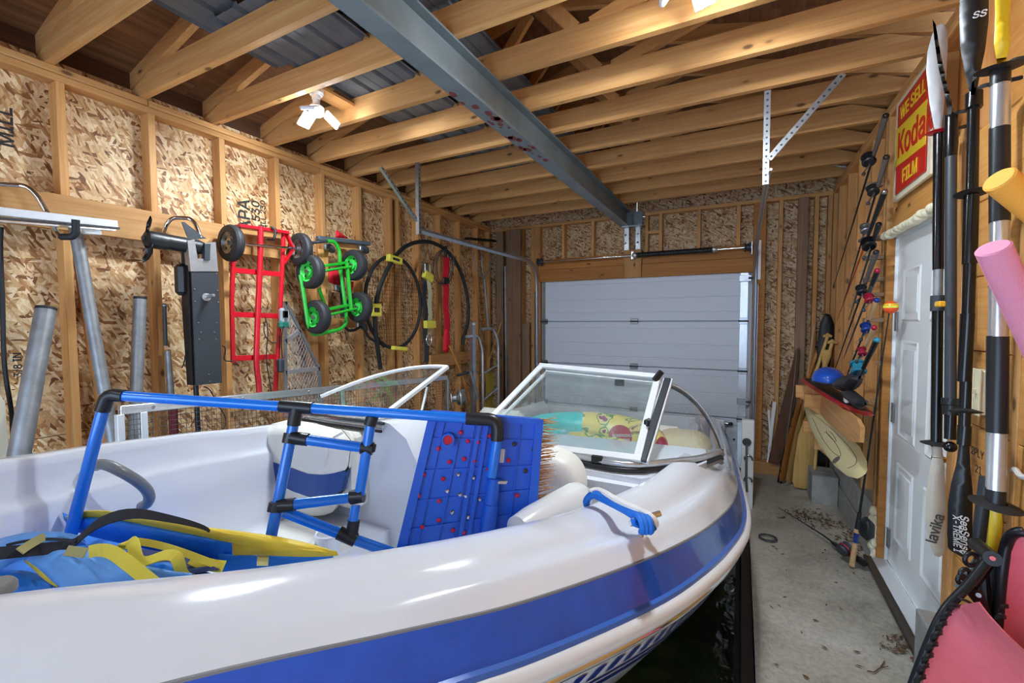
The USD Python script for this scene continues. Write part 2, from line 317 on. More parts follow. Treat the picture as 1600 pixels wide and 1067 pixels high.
# ---- left wall
STUDS = [-1.42, -1.01, -.61, -.20, .21, .62, 1.03, 1.435, 1.845, 2.25, 2.67, 3.08, 3.50, 3.614, 3.935, 4.337, 4.743, 5.176, 5.49]
wl = thing('wall_left', 'open left stud wall of spruce studs over strand board', 'wall', kind='structure')
for y in STUDS: lum(wl, 'stud', XL-.089, XL, y-.038, y, -.12, PZ0, 'spruce_z')
for y0 in (YF-.1, .55): pass
lum(wl, 'top_plate', XL-.089, XL, YF, 2.62, PZ0, PZ0+.037, 'spruce_y'); lum(wl, 'top_plate', XL-.089, XL, 2.624, YB, PZ0, PZ0+.037, 'spruce_y')
lum(wl, 'top_plate', XL-.089, XL+.002, YF, 1.40, PZ0+.039, PZ1, 'spruce_y'); lum(wl, 'top_plate', XL-.089, XL+.002, 1.404, YB, PZ0+.039, PZ1, 'spruce_y')
y = YF-.1
for k in range(6):
    y1 = min(y+1.219, YB+.1)
    part(wl, 'sheathing_panel', MB().bx(XL-.102, XL-.0895, y, y1-.004, .95, 2.96), 'osb_left', smooth=False)
    part(wl, 'sheathing_panel', MB().bx(XL-.102, XL-.0895, y, y1-.004, -.12, .946), 'osb_left', smooth=False); y = y1
flat('stamp_ink', srgb(46, 44, 44), .8)
for s, h, y, z in (('APA', .085, 2.16, 2.235), ('530', .06, 2.25-.012, 2.32), ('MILL 230', .04, 2.285, 2.24)):
    text_on(wl, 'stamp', s, h, (XL-.0893, y-.1, z), (0, 0, 1), (0, -1, 0), 'stamp_ink', depth=.0008, bold=True)
for s, h, y, z in (('MILL', .06, .855, 2.44), ('SHEATHING', .045, .775, 2.25), ('3/8 IN', .03, .84, 1.28)):
    text_on(wl, 'stamp', s, h, (XL-.0893, y, z), (0, 0, 1), (0, -1, 0), 'stamp_ink', depth=.0008, bold=True)
# horizontal boards nailed across the studs
lum(wl, 'cross_board', XL+.001, XL+.039, YF+.1, 1.80, 2.045, 2.228, 'spruce_y')
lum(wl, 'cross_board', XL+.001, XL+.039, 1.804, 2.50, 2.045, 2.235, 'spruce_y')
lum(wl, 'cross_board', XL+.001, XL+.039, 4.05, 5.1, 1.02, 1.17, 'spruce_y')
lum(wl, 'loose_strip', XL+.001, XL+.02, 2.44, 2.55, 1.2, 2.1, 'spruce_z')
part(wl, 'loose_strip', MB().beam((XL-.03, 1.06, 1.95), (XL+.06, 1.19, .0), .035, .06, up=(1, 0, 0)), 'spruce_z', smooth=False)

# ---- back wall round the slip door
GX0, GX1, GZ = -2.40, .06, 2.10
wb = thing('wall_back', 'back stud wall of strand board round the white slip door', 'wall', kind='structure')
for x0, x1, z0, z1 in ((-3.3, GX0-.02, -.4, 2.83), (GX1+.02, .9, -.4, 2.83), (GX0-.02, -1.17, 2.35, 2.83), (-1.166, GX1+.02, 2.35, 2.83)):
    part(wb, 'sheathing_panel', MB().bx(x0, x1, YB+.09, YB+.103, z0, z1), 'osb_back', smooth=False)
for x0, x1, zt in ((-3.3, -1.17, 0), (-1.166, .9, 1)):
    e = [(-3.3, 3.02), (-1.17, 3.55), (-1.17, 2.834), (-3.3, 2.834)] if not zt else [(-1.166, 3.55), (.9, 3.02), (.9, 2.834), (-1.166, 2.834)]
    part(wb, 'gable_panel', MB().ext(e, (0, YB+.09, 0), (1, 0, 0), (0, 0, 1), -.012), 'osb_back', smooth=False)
for x in (-3.05, -2.72): lum(wb, 'stud', x, x+.038, YB, YB+.089, -.3, PZ0, 'spruce_z')
lum(wb, 'king_stud', -2.567, -2.43, YB-.004, YB+.089, -.3, PZ0, 'spruce_z')
for x in (-2.119, -1.72, -1.30, -1.05, -.89, -.47, -.065): lum(wb, 'cripple_stud', x, x+.038, YB, YB+.089, 2.385, PZ0, 'spruce_z')
lum(wb, 'blocking', -1.05+.04, -.89, YB, YB+.089, 2.60, 2.638, 'spruce_x')
lum(wb, 'top_plate', -3.2, -1.33, YB-.002, YB+.089, PZ0, 2.862, 'spruce_x'); lum(wb, 'top_plate', -1.05, .8, YB-.002, YB+.089, PZ0, 2.862, 'spruce_x')
lum(wb, 'header', -2.43, -1.30, YB, YB+.085, 2.245, 2.385, 'amber_header'); lum(wb, 'header', -1.08, .105, YB, YB+.085, 2.245, 2.385, 'amber_header')
lum(wb, 'header', -2.43, -1.30, YB-.03, YB+.085, 2.085, 2.24, 'amber_header'); lum(wb, 'header', -1.08, .105, YB-.03, YB+.085, 2.085, 2.24, 'amber_header')
lum(wb, 'bearing_post', -1.295, -1.085, YB-.035, YB+.085, 2.085, 2.42, 'spruce_z')
for x0, x1 in ((.10, .219), (.335, .372)): lum(wb, 'stud', x0, x1, YB-(.02 if x0 < .2 else 0), YB+.089, -.2, PZ0, 'amber_header' if x0 < .2 else 'spruce_z')
lum(wb, 'stud', .648, .686, YB, YB+.089, -.2, PZ0, 'spruce_z'); lum(wb, 'stud', .762, .80, YB, YB+.089, -.2, PZ0, 'spruce_z')
lum(wb, 'grey_stud', .50, .59, YB-.06, YB-.01, -.1, 2.82, 'old_wood_z')
lum(wb, 'sill_plate', .13, .45, YB-.08, YB+.02, -.11, .03, 'spruce_x')
for x in (-.99, -.955): part(wb, 'hanger_plate', MB().bx(x, x+.03, YB-.045, YB-.036, 2.43, 2.60), 'zinc', smooth=False) if False else None

# ---- right wall
wr = thing('wall_right', 'right stud wall of amber boards beside the white entry door', 'wall', kind='structure')
for y in (3.62, 3.68, 4.02, 4.42, 4.82, 5.22, 5.49): lum(wr, 'stud', XR, XR+.089, y-.038, y, .28 if y < 5.3 else -.1, PZ0, 'spruce_z')
for y in (2.49, 2.05, 1.6, 1.2, .8, .4, 0, -.4, -.8, -1.2): lum(wr, 'stud', XR, XR+.089, y-.038, y, .0, PZ0, 'spruce_z')
lum(wr, 'door_stud', XR-.004, XR+.05, 2.47, 2.53, .0, 2.36, 'spruce_z')
lum(wr, 'header_board', XR-.002, XR+.036, 2.53, 3.44, 2.085, 2.33, 'amber_board')
for y in (3.30, 2.9): lum(wr, 'cripple_stud', XR, XR+.089, y-.038, y, 2.33, PZ0, 'spruce_z')
for y0, y1, z0, z1 in ((3.6, YB+.1, .2, 2.95), (2.53, 3.598, 2.10, 2.95), (YF-.1, 2.528, -.1, 2.95)):
    part(wr, 'sheathing_panel', MB().bx(XR+.0895, XR+.1, y0, y1, z0, z1), 'amber_board', smooth=False)
z = .02
for k, h in enumerate((.28, .285, .286, .284, .286, .284, .286, .284)):
    lum(wr, 'wall_board', XR+.004, XR+.03, YF, 2.445, z, z+h-.003, 'amber_board', ch=.003); z += h
lum(wr, 'top_plate', XR-.002, XR+.089, YF, YB, PZ0, PZ0+.037, 'spruce_y'); lum(wr, 'top_plate', XR-.002, XR+.089, YF, YB, PZ0+.039, PZ1, 'spruce_y')
text_on(wr, 'stamp', '2PLY NO.', .03, (XR+.0035, 2.33, 1.04), (0, -1, 0), (0, 0, 1), 'stamp_ink', depth=.0008)
text_on(wr, 'stamp', '21', .03, (XR+.0035, 2.29, .98), (0, -1, 0), (0, 0, 1), 'stamp_ink', depth=.0008)
# block curb under the right wall, in courses
for k, y in enumerate(np.arange(3.60, 5.4, .40)):
    for c in range(2):
        yy = y+(.0 if c else .02); z0 = fz(yy+.2)-.02+c*.2
        part(wr, 'curb_block', MB().bx(XR-.018+(.008 if c else 0), XR+.12, yy, min(yy+.394, YB), z0, z0+.197, ch=.006), 'block', smooth=False)
part(wr, 'curb_block', MB().bx(XR-.085, XR+.12, 2.12, 2.53, -.02, .275, ch=.006), 'block', smooth=False)
part(wr, 'curb_block', MB().bx(XR-.05, XR+.12, 1.75, 2.15, -.02, .22, ch=.006), 'block', smooth=False)
part(wr, 'curb_block', MB().bx(XR-.05, XR+.12, YF, 1.74, -.02, .22, ch=.006), 'block', smooth=False)
# unseen wall behind the camera, doorway placed to light the near hull and chairs
wf = thing('wall_front', 'unseen strand board wall behind the viewer, its wide doorway placed to let daylight onto the near hull', 'wall', kind='structure')
for x0, x1, z0, z1 in ((-3.3, -2.35, -.6, 3.5), (.35, .92, -.6, 3.5), (-2.346, .346, 2.35, 3.5)): part(wf, 'sheathing_panel', MB().bx(x0, x1, YF-.1, YF-.088, z0, z1), 'osb_back', smooth=False)
for x in (-2.39, .352): lum(wf, 'door_stud', x, x+.038, YF-.088, YF, -.3, PZ0, 'spruce_z')
lum(wf, 'header', -2.39, .39, YF-.088, YF-.002, 2.35, 2.58, 'amber_header')

# ---- roof: trusses, sheathing
ce = thing('ceiling', 'open roof of spruce trusses under dark plywood sheets', 'ceiling', kind='structure')
RX, RZ, HZ = -1.19, 3.50, 3.015        # ridge, underside of the top chords at the ridge and at the walls
def roof(x): return RZ-(RZ-HZ)*abs(x-RX)/(XR-.05-RX)
JOIST = [1.40-.406*k for k in range(7, 0, -1)]+[1.395, 1.80, 2.21, 2.62, 3.02, 3.43, 3.86, 4.29, 4.72, 5.14]
for y in JOIST:
    e = [(-3.28, JZ), (-3.30, JZ+.045), (-3.02, JZ+.14), (.64, JZ+.14), (.88, JZ+.045), (.86, JZ)]
    part(ce, 'joist', MB().ext(e, (0, y-.038, 0), (1, 0, 0), (0, 0, 1), -.038), 'spruce_x', smooth=False)
    for s in (-1, 1):
        x1 = RX+s*2.35; p0, p1 = np.array([RX, y-.019, RZ+.045]), np.array([x1, y-.019, roof(x1)+.045])
        part(ce, 'rafter', MB().beam(p0, p1, .036, .089, up=(0, 0, 1)), 'spruce_x', smooth=False)
        part(ce, 'web', MB().beam((RX+s*.03, y-.019, RZ-.01), (RX+s*.42, y-.019, JZ+.13), .034, .064, up=(0, 1, 0)) if False else MB().beam((RX+s*.03, y-.019, RZ-.01), (RX+s*.42, y-.019, JZ+.13), .064, .034, up=(0, 1, 0)), 'spruce_z', smooth=False)
        part(ce, 'web', MB().beam((RX+s*1.15, y-.019, roof(RX+s*1.15)), (RX+s*.5, y-.019, JZ+.13), .064, .034, up=(0, 1, 0)), 'spruce_x', smooth=False)
for s in (-1, 1):
    y = YF-.3
    while y < YB+.3:
        xs_ = (RX, RX+s*1.2, RX+s*2.45)
        for a, b in zip(xs_, xs_[1:]):
            za, zb = roof(a)+.092, roof(b)+.092
            part(ce, 'roof_sheet', MB().hull([(q, yy, zz+dz) for q, zz in ((a+(s*.002 if a != RX else -s*.01), za), (b-s*.002, zb)) for yy in (y, y+1.2175) for dz in (0, .012)]), 'plywood', smooth=False)
        y += 1.219
    part(ce, 'roof_cover', MB().hull([(q, yy, roof(q)+.108+dz) for q in (RX-s*.01, RX+s*2.5) for yy in (YF-.3, YB+.4) for dz in (0, .02)]), 'dark_wood_y', smooth=False)  # added slab above the sheets, blocks sky through their joints
# ribbed metal sheets stored on the joists left of the steel beam
def ribbed(x0, x1, y0, y1, z, dz=0.0):
    p = []; x = x0
    while x < x1-.001:
        for dx, h in ((0, 0), (.012, .02), (.03, .02), (.042, 0), (.10, 0), (.105, .004), (.115, .004), (.12, 0)):
            if x+dx <= x1: p.append((x+dx, h))
        x += .18
    p.append((x1, 0)); G = np.array([[[a, y, z+h+dz*k] for a, h in p] for k, y in enumerate((y0, (y0+y1)/2, y1))])
    return MB().grid(G[:, ::-1], .002)
for x0, x1, y0, y1, z, lb in ((-2.34, -1.75, 1.30, 5.2, 3.046, 'long grey ribbed metal sheet on the joists, nearest the left wall'), (-1.98, -1.22, 1.62, 4.9, 3.072, 'wide grey ribbed metal sheet on the joists beside the steel beam'),
                              (-2.50, -2.16, 1.0, 1.76, 3.075, 'short grey metal sheet on the joists at the upper left, bent edge'), (-2.10, -1.5, -.6, 1.9, 3.10, 'grey ribbed metal sheet on the joists at the top edge of the picture')):
    one('metal_sheet', ribbed(x0, x1, y0, y1, z), 'sheet_metal', lb, 'metal sheet', smooth=False)
# steel beam under the joists: an I section
sb = thing('steel_beam', 'grey painted steel I beam with red paint patches under the joists', 'beam', (-1.272, 1.9, 2.70))
e = [(-.052, 0), (.052, 0), (.052, .012), (.006, .016), (.006, .186), (.052, .188), (.052, .199), (-.052, .199), (-.052, .188), (-.006, .186), (-.006, .016), (-.052, .012)]
part(sb, 'beam_section', MB().ext(e, (-1.272, YF, 2.70), (1, 0, 0), (0, 0, 1), -(YB+.05-YF)), 'steel_paint', smooth=False)
flat('old_red_paint', srgb(126, 58, 54), .6, vary=.3, vscale=40)
for k in range(26):
    x, y = -1.272+rng.uniform(-.048, .044), 2.45+rng.normal(0, .28); a = np.linspace(0, 2*PI, 9)[:-1]; r = rng.uniform(.005, .02)*(1+.5*rng.random(8))
    part(sb, 'paint_patch', MB().ext(np.clip(np.c_[r*np.cos(a), 1.5*r*np.sin(a)], (-1.322-x, -9), (-1.222-x, 9)), (x, y, 2.6995), (1, 0, 0), (0, -1, 0), .0006), 'old_red_paint', smooth=False)
part(sb, 'end_plate', MB().bx(-1.30, -1.08, YB-.02, YB-.006, 2.70, 2.88), 'steel_paint', smooth=False)
part(sb, 'end_plate', MB().bx(-1.19, -1.183, YB-.12, YB-.02, 2.70, 2.88), 'steel_paint', smooth=False)
for dx in (-.075, .045): part(sb, 'bolt', MB().cyl((-1.12+.0, YB-.03, 2.79+dx*.8), (-1.12, YB-.015, 2.79+dx*.8), .011, n=6), 'zinc', smooth=False)
part(sb, 'bearing_bracket', MB().bx(-1.30, -1.06, YB-.13, YB-.04, 2.685, 2.699), 'zinc', smooth=False)
for x in (-1.285, -1.15): part(sb, 'bearing_bracket', MB().bx(x, x+.055, YB-.052, YB-.037, 2.42, 2.685), 'zinc', smooth=False)
for x in (-1.268, -1.122):
    for z in (2.50, 2.60): part(sb, 'nut', MB().cyl((x, YB-.065, z), (x, YB-.05, z), .013, n=6), 'chrome', smooth=False)
# LED garage lamps: a screw base, a hub and three folding panels
def lamp(x, y, z, lb, rot, tilts=(35, 35, 35), glow='emit', k_=.8):
    t = thing('folding_lamp', lb, 'lamp', (x, y, z), None)
    part(t, 'screw_base', MB().lathe([(0, .0), (.02, .0), (.022, .04), (.026, .045), (.026, .075), (0, .075)], (x, y, z+.02), (0, 0, 1)), 'lamp_body')
    part(t, 'hub', MB().lathe([(0, -.035), (.03, -.035), (.045, -.02), (.045, .015), (.03, .03), (0, .03)], (x, y, z), (0, 0, 1)), 'lamp_body')
    for k in range(3):
        a = math.radians(rot+120*k); d = np.array([math.cos(a), math.sin(a), 0]); s = np.array([-d[1], d[0], 0]); tl = math.radians(tilts[k])
        out = d*math.cos(tl)+np.array([0, 0, -1])*math.sin(tl); nrm = np.cross(s, out); nrm = nrm if nrm[2] < 0 else -nrm
        c = np.array([x, y, z])+d*.045+out*.062
        p = part(t, 'lamp_panel', MB().box(c, [.105*k_, .13*k_, .018], ax=[s, out, np.cross(s, out)], ch=.004), 'lamp_body', smooth=False)
        part(p, 'diffuser', MB().box(c+nrm*.0105, [.092*k_, .116*k_, .005], ax=[s, out, np.cross(s, out)], ch=.002), glow, smooth=False)
    # bracket board between the joists that carries the socket
    part(t, 'socket_board', MB().bx(x-.06, x+.06, max(j for j in JOIST if j < y), min(j-.038 for j in JOIST if j-.038 > y), z+.115, z+.133), 'spruce_y', smooth=False)
    part(t, 'socket', MB().lathe([(0, 0), (.035, 0), (.045, .012), (.045, .03), (0, .03)], (x, y, z+.087), (0, 0, 1)), 'lamp_body')
lamp(-2.36, 1.92, 2.87, 'three panel LED lamp shining below the joists on the left', -60, (28, 40, 40))
lamp(-.19, 1.87, 2.90, 'three panel LED lamp at the top edge right of the steel beam', 70, (48, 52, 52))
lamp(-.45, -.55, 2.86, 'unseen three panel LED lamp behind the viewer on the right, lighting the bow and chairs', 20, (45, 45, 45), 'emit_rear')  # out of view, placed to light the bow and the near chairs
lamp(-2.1, -.5, 2.86, 'unseen three panel LED lamp behind the viewer on the left, lighting the bow', 50, (45, 45, 45), 'emit_rear')  # also out of view, lights the near left side
part(wl, 'siding', MB().bx(XL-.125, XL-.105, YF-.2, YB+.2, -.5, 3.1), 'dark_wood_y', smooth=False)  # added sheet behind the wall, keeps sky out of the panel seams
part(wr, 'siding', MB().bx(XR+.103, XR+.12, 3.6, YB+.2, -.2, 3.1), 'old_wood_y', smooth=False)  # added sheet on this side too, blocks sky behind the boards
# ================================================================ doors and their gear
dg = thing('door_1', 'white sectional slip door with four ribbed sections', 'garage door', ((GX0+GX1)/2, YB+.03, -.1), kind='structure')
zs_ = [2.11, 1.552, .995, .455, -.10]
for a, b in zip(zs_, zs_[1:]):
    h = a-b; P = [(0, b+.003), (0, a-.003)]; prof = []
    for q in (b+.004, *(b+h*f for f in (.2, .5, .85)), a-.004): prof.append(q)
    pts = [(YB+.03, prof[0]), (YB+.03, prof[0]+.006)]
    for q in prof[1:-1]: pts += [(YB+.022, q-.007), (YB+.027, q-.003), (YB+.027, q+.003), (YB+.022, q+.007)]
    pts += [(YB+.022, prof[-1]-.006), (YB+.03, prof[-1]), (YB+.075, prof[-1]), (YB+.075, prof[0])]
    pts[1] = (YB+.022, prof[0]+.007)
    part(dg, 'door_section', MB().ext(pts, (GX0, 0, 0), (0, 1, 0), (0, 0, 1), GX1-GX0), 'garage_paint', smooth=False)
    for x0, x1, m in ((GX1-.075, GX1, 'alu'), (GX0, GX0+.04, 'zinc')): part(dg, 'end_stile', MB().bx(x0, x1, YB+.012, YB+.026, b+.004, a-.004), m, smooth=False)
part(dg, 'door_core', MB().bx(GX0-.12, GX1+.12, YB+.07, YB+.09, -.14, 2.2), 'garage_paint', smooth=False)  # added plate behind the sections, blocks sky between and beside them
for z in zs_[1:-1]:
    for x in (-1.17, GX1-.04, GX0+.03):
        h = part(dg, 'hinge', MB().bx(x-.045, x+.045, YB+.006, YB+.021, z-.035, z+.035, ch=.003), 'hinge_steel' if x < -1 else 'zinc', smooth=False)
        part(h, 'hinge_pin', MB().cyl((x-.05, YB+.002, z), (x+.05, YB+.002, z), .009), 'charcoal')
for z in (2.02, .66):
    p = part(dg, 'roller_bracket', MB().bx(GX1-.09, GX1+.03, YB-.02, YB+.012, z-.035, z+.035, ch=.003), 'zinc', smooth=False)
    part(p, 'roller', MB().cyl((GX1+.0, YB-.02, z), (GX1+.09, YB-.02, z), .012), 'charcoal')
g = part(dg, 'lift_handle', MB().tube(round_corners([(-.24, YB+.02, .40), (-.24, YB-.03, .405), (-.08, YB-.03, .40), (-.08, YB+.02, .395)], .02), .016, 10), 'charcoal')
part(g, 'grip', MB().cyl((-.21, YB-.035, .405), (-.11, YB-.035, .402), .018), 'alu')
part(dg, 'skirt_board', MB().bx(GX0-.12, GX1+.12, YB+.03, YB+.07, -1.6, -.145), 'timber_wet', smooth=False)  # out of view below the door, blocks bright sky under it
part(dg, 'bottom_seal', MB().bx(GX0, GX1, YB+.02, YB+.075, -.14, -.102), 'black_rubber', smooth=False)
for x in (-.2, -.12, -.05, .01):
    part(dg, 'mud_spot', MB().lathe([(0, 0), (.012, 0), (0, .0008)], (x, YB+.0215, .2-.3*x), (0, -1, 0), 8), 'stamp_ink')
# tracks, springs, hangers
def track(x, lb, s):
    t = thing('door_track', lb, 'door track', (x, YB-.1, 0))
    path = round_corners([(x, YB-.045, -.05), (x, YB-.045, 2.34), (x, 3.02, 2.44 if s > 0 else 2.335)], .34, 12)
    part(t, 'rail', MB().tube(path, .025, 4, up=(1, 0, 0), flat=.55), 'zinc', smooth=20)
    part(t, 'rail_lip', MB().tube(path+np.array([s*.016, .0, 0]), .009, 6), 'alu', smooth=20)
    part(t, 'wall_angle', MB().bx(x+s*.03, x+s*.034, YB-.07, YB-.002, -.05, 1.95).bx(x+s*.03, x+s*.065, YB-.006, YB-.002, -.05, 1.95), 'zinc', smooth=False)
    return t
track(GX1+.06, 'galvanised track up the right edge of the white slip door', 1); track(GX0-.05, 'galvanised track curving in from the left edge of the slip door', -1)
flat('zinc_dark', srgb(70, 74, 78), .5, .6)
def angle_iron(name, p0, p1, lb, w=.032, up=(1, 0, 0), holes=True, side=(0, -1, 0)):
    """slotted angle: two flanges, with its punched holes as inset discs"""
    t = thing('slotted_angle', lb, 'angle iron', p1); p0, p1 = np.asarray(p0, float), np.asarray(p1, float); d = unit(p1-p0); L = np.linalg.norm(p1-p0)
    f = np.asarray(side, float); f = unit(f-d*(f@d)); a = np.cross(d, f)
    part(t, 'flange', MB().box((p0+p1)/2, [w, L, .003], ax=[a, d, f]), 'zinc', smooth=False)
    part(t, 'flange', MB().box((p0+p1)/2-a*w/2-f*w/2, [.003, L, w], ax=[a, d, f]), 'zinc', smooth=False)
    k = int(L/.036); m = MB()
    for i in range(k):
        c = p0+d*(i+.5)*L/k+f*.0017; m.lathe([(0, 0), (.0065, 0), (0, .0004)], c, f, 8)
    part(t, 'punched_holes', m, 'zinc_dark', kind='stuff'); return t
angle_iron('a', (.112, 3.03, 2.36), (.112, 3.03, 2.90), 'upright slotted angle hanging from the joists on the right')
angle_iron('a', (.125, 3.02, 2.50), (.47, 3.02, 2.90), 'slanting slotted angle brace on the right, joined to the upright one')
angle_iron('a', (GX0-.04, 3.0, 2.30), (GX0-.04, 3.0, 2.90), 'upright slotted angle hanging on the left above the track end', side=(1, 0, 0))
angle_iron('a', (GX0-.055, 2.98, 2.42), (GX0-.10, 2.62, 2.76), 'slanting slotted angle brace on the left beside the top plate', side=(1, 0, 0), w=.024)
t = thing('torsion_shaft', 'steel torsion shaft with black spring above the slip door', 'door spring', (-1.2, YB-.09, 2.33))
part(t, 'shaft', MB().cyl((-2.425, YB-.09, 2.345), (.085, YB-.09, 2.345), .013), 'chrome')
sp = MB()
for k in range(56):
    x = -1.13+.83*k/55; sp.lathe([(.026, -.007), (.031, -.003), (.031, .003), (.026, .007)], (x, YB-.09, 2.345), (1, 0, 0), 12)
part(t, 'spring', sp.cyl((-1.13, YB-.09, 2.345), (-.30, YB-.09, 2.345), .0265), 'black_plastic')
for x in (-1.15, -.28): part(t, 'winding_cone', MB().lathe([(0, -.03), (.024, -.03), (.034, -.01), (.034, .01), (.026, .03), (0, .03)], (x, YB-.09, 2.345), (1, 0, 0)), 'alu')
for x in (-2.395, .045): part(t, 'cable_drum', MB().lathe([(0, -.03), (.05, -.03), (.05, -.02), (.038, -.015), (.038, .02), (.055, .025), (.055, .032), (0, .032)], (x, YB-.09, 2.345), (1, 0, 0)), 'charcoal')
part(t, 'centre_bracket', MB().bx(-1.19, -1.165, YB-.11, YB-.035, 2.30, 2.39), 'alu', smooth=False)
part(t, 'end_bracket', MB().bx(.082, .09, YB-.13, YB-.032, 2.26, 2.40), 'zinc', smooth=False)
part(t, 'end_bracket', MB().bx(.14, .175, YB-.032, YB-.024, 2.0, 2.42), 'alu_white', smooth=False)
# white post at the water's edge with its latch gear
t = thing('dock_post', 'white painted post with rusty latch at the dock edge beside the slip door', 'post', (.06, 3.6, 0))
px0 = at(1168, 655, Y=4.3); 
part(t, 'post', MB().bx(.02, .115, 4.26, 4.32, -.5, px0[2], ch=.004), 'white_plastic', smooth=False)
part(t, 'latch_plate', MB().lathe([(0, 0), (.035, 0), (.03, .012), (0, .014)], (.06, 4.258, px0[2]-.19), (0, -1, 0)), 'charcoal')
part(t, 'latch_rod', MB().tube([(.06, 4.245, px0[2]-.2), (.062, 4.24, px0[2]-.5), (.07, 4.25, px0[2]-.62)], .010, 8), 'hinge_steel')
for dz in (.33, .52): part(t, 'hasp', MB().tube(arc((.075, 4.245, px0[2]-dz), .03, (1, 0, 0), (0, 0, 1), -20, 200, 8), .008, 6), 'hinge_steel')

# entry door
d2 = thing('door_2', 'white six panel entry door in the right wall', 'door', (.85, 3.1, 0), kind='structure')
DY0, DY1, DX, DZ = 2.56, 3.545, .855, 2.055
part(d2, 'door_slab', MB().bx(DX, DX+.045, DY0, DY1, .03, DZ), 'door_paint', smooth=False)
W = DY1-DY0
for k, (z0, z1) in enumerate(((1.55, 1.86), (.86, 1.44), (.22, .70))):
    for c in (0, 1):
        y1 = DY1-.13-c*(W/2-.05); y0 = y1-(W/2-.20)
        G = []
        for ins, dx in ((0, 0), (.012, -.007), (.024, .0), (.040, .004), (.055, -.003)):
            G.append([[DX-.001+dx, y, z] for y, z in ((y0+ins, z0+ins), (y1-ins, z0+ins), (y1-ins, z1-ins), (y0+ins, z1-ins))])
        m = MB().grid(np.array(G), wrap=True); q = np.array(G[-1]); m.add(q, [[0, 3, 2, 1]])
        part(d2, 'raised_panel', m, 'door_paint', smooth=25)
part(d2, 'door_jamb', MB().bx(.80, .90, DY1+.004, DY1+.055, 0, DZ+.01, ch=.002), 'amber_header', smooth=False)
part(d2, 'jamb_edge', MB().bx(DX-.015, DX+.05, DY1-.004, DY1+.012, .03, DZ+.012), 'door_paint', smooth=False)
part(d2, 'head_jamb', MB().bx(DX-.015, DX+.05, DY0-.02, DY1+.03, DZ+.004, DZ+.03), 'door_paint', smooth=False)
for z in (1.55, .98, .18):
    h = part(d2, 'hinge', MB().bx(DX-.010, DX-.004, DY1-.05, DY1+.03, z-.06, z+.06), 'hinge_steel', smooth=False)
    part(h, 'hinge_barrel', MB().cyl((DX-.012, DY1+.008, z-.06), (DX-.012, DY1+.008, z+.06), .008), 'hinge_steel')
k = part(d2, 'door_knob', MB().lathe([(0, 0), (.032, 0), (.032, .006), (.014, .012), (.013, .035), (.028, .045), (.030, .06), (.022, .072), (0, .075)], (DX, DY0+.07, .93), (-1, 0, 0)), 'brass')
part(d2, 'deadbolt', MB().lathe([(0, 0), (.026, 0), (.026, .012), (0, .014)], (DX, DY0+.07, 1.07), (-1, 0, 0)), 'brass') if False else None
part(d2, 'threshold', MB().bx(.735, .86, DY0-.02, DY1+.02, .004, .022, ch=.004), 'bronze_sill' if 'bronze_sill' in MAT else flat('bronze_sill', srgb(84, 74, 64), .4, .6), smooth=False)
part(d2, 'sill_plate', MB().bx(.775, .85, DY0, DY1, .022, .03, ch=.002), 'alu_white', smooth=False)  # pale colour stands for daylight reflected on the metal sill
# expanding foam round the frame
m = MB()
for k in range(34):
    y = DY1+.03-k*.027; m.ball((.795, y, DZ+.028+rng.normal(0, .004)), .022+rng.uniform(-.004, .008), 2, (1.0, 1.15, .85))
part(d2, 'foam_bead', m, 'foam_beads')
m = MB()
for k in range(26): m.ball((.80+rng.normal(0, .006), DY1+.045+rng.normal(0, .006), .02+k*.012), .018+rng.uniform(0, .01), 2)
part(d2, 'foam_bead', m, 'foam_beads')
# ================================================================ the boat (bow towards the viewer)
BC = -1.30
wi = PCH([-.30, -.12, .05, .4, .8, 1.3, 1.7, 2.3, 3, 5.3], [0.0, .14, .24, .46, .70, .90, .99, 1.05, 1.08, 1.0])
wr = PCH([-.50, -.46, -.38, -.15, .1, .4, .8, 1.3, 1.7, 2.2, 2.5, 3.2, 5.3], [0, .10, .2, .42, .59, .76, .97, 1.18, 1.275, 1.335, 1.345, 1.32, 1.18])
zi = PCH([-.5, -.1, .22, .48, .7, .98, 1.29, 1.69, 2.2, 2.65, 3, 5.3], [1.25, 1.205, 1.165, 1.112, 1.08, 1.04, 1.003, .965, .92, .83, .73, .50])
zs = PCH([-.5, 0, .28, .54, .77, 1.2, 1.61, 2.0, 2.4, 3, 5.3], [1.17, 1.128, 1.094, 1.040, .992, .928, .858, .79, .725, .63, .41])
zb = PCH([-.5, 0, .3, .61, .73, 1.17, 1.48, 1.95, 2.34, 3, 5.3], [1.07, 1.012, .977, .934, .908, .836, .788, .70, .62, .53, .33])
BOW = np.concatenate([np.linspace(-.499, -.3, 10), np.linspace(-.28, 2.6, 66), np.linspace(2.7, 5.3, 16)])
lift = PCH([-.5, .4, 1.0, 1.4, 2.0, 5.3], [.06, .06, .045, .02, 0, 0])   # the far bow stands a little higher
def sec(y, offs):
    """offs: list of (half-width, z) -> points on both sides, near side first"""
    return [[BC+w, y, z] for w, z in offs]+[[BC-w, y, z] for w, z in offs[::-1]]
flat('gelcoat', srgb(228, 232, 240), .14, coat=.6)
flat('gelcoat_blue', srgb(28, 92, 204), .16, coat=.6, vary=.16, vscale=14)
flat('blue_trim', srgb(64, 110, 196), .25, coat=.4)
flat('hull_graphic', srgb(24, 46, 128), .25)
flat('vinyl', srgb(234, 232, 224), .42, bumps=.08, bscale=300)
flat('vinyl_blue', srgb(32, 76, 152), .38, bumps=.08, bscale=300)
flat('grey_trim', srgb(128, 130, 132), .35)
flat('rub_white', srgb(232, 232, 232), .4)
bt = thing('motor_boat', 'white open bow motor boat with a blue side stripe, in the slip', 'boat', (BC, 2.0, -.55))
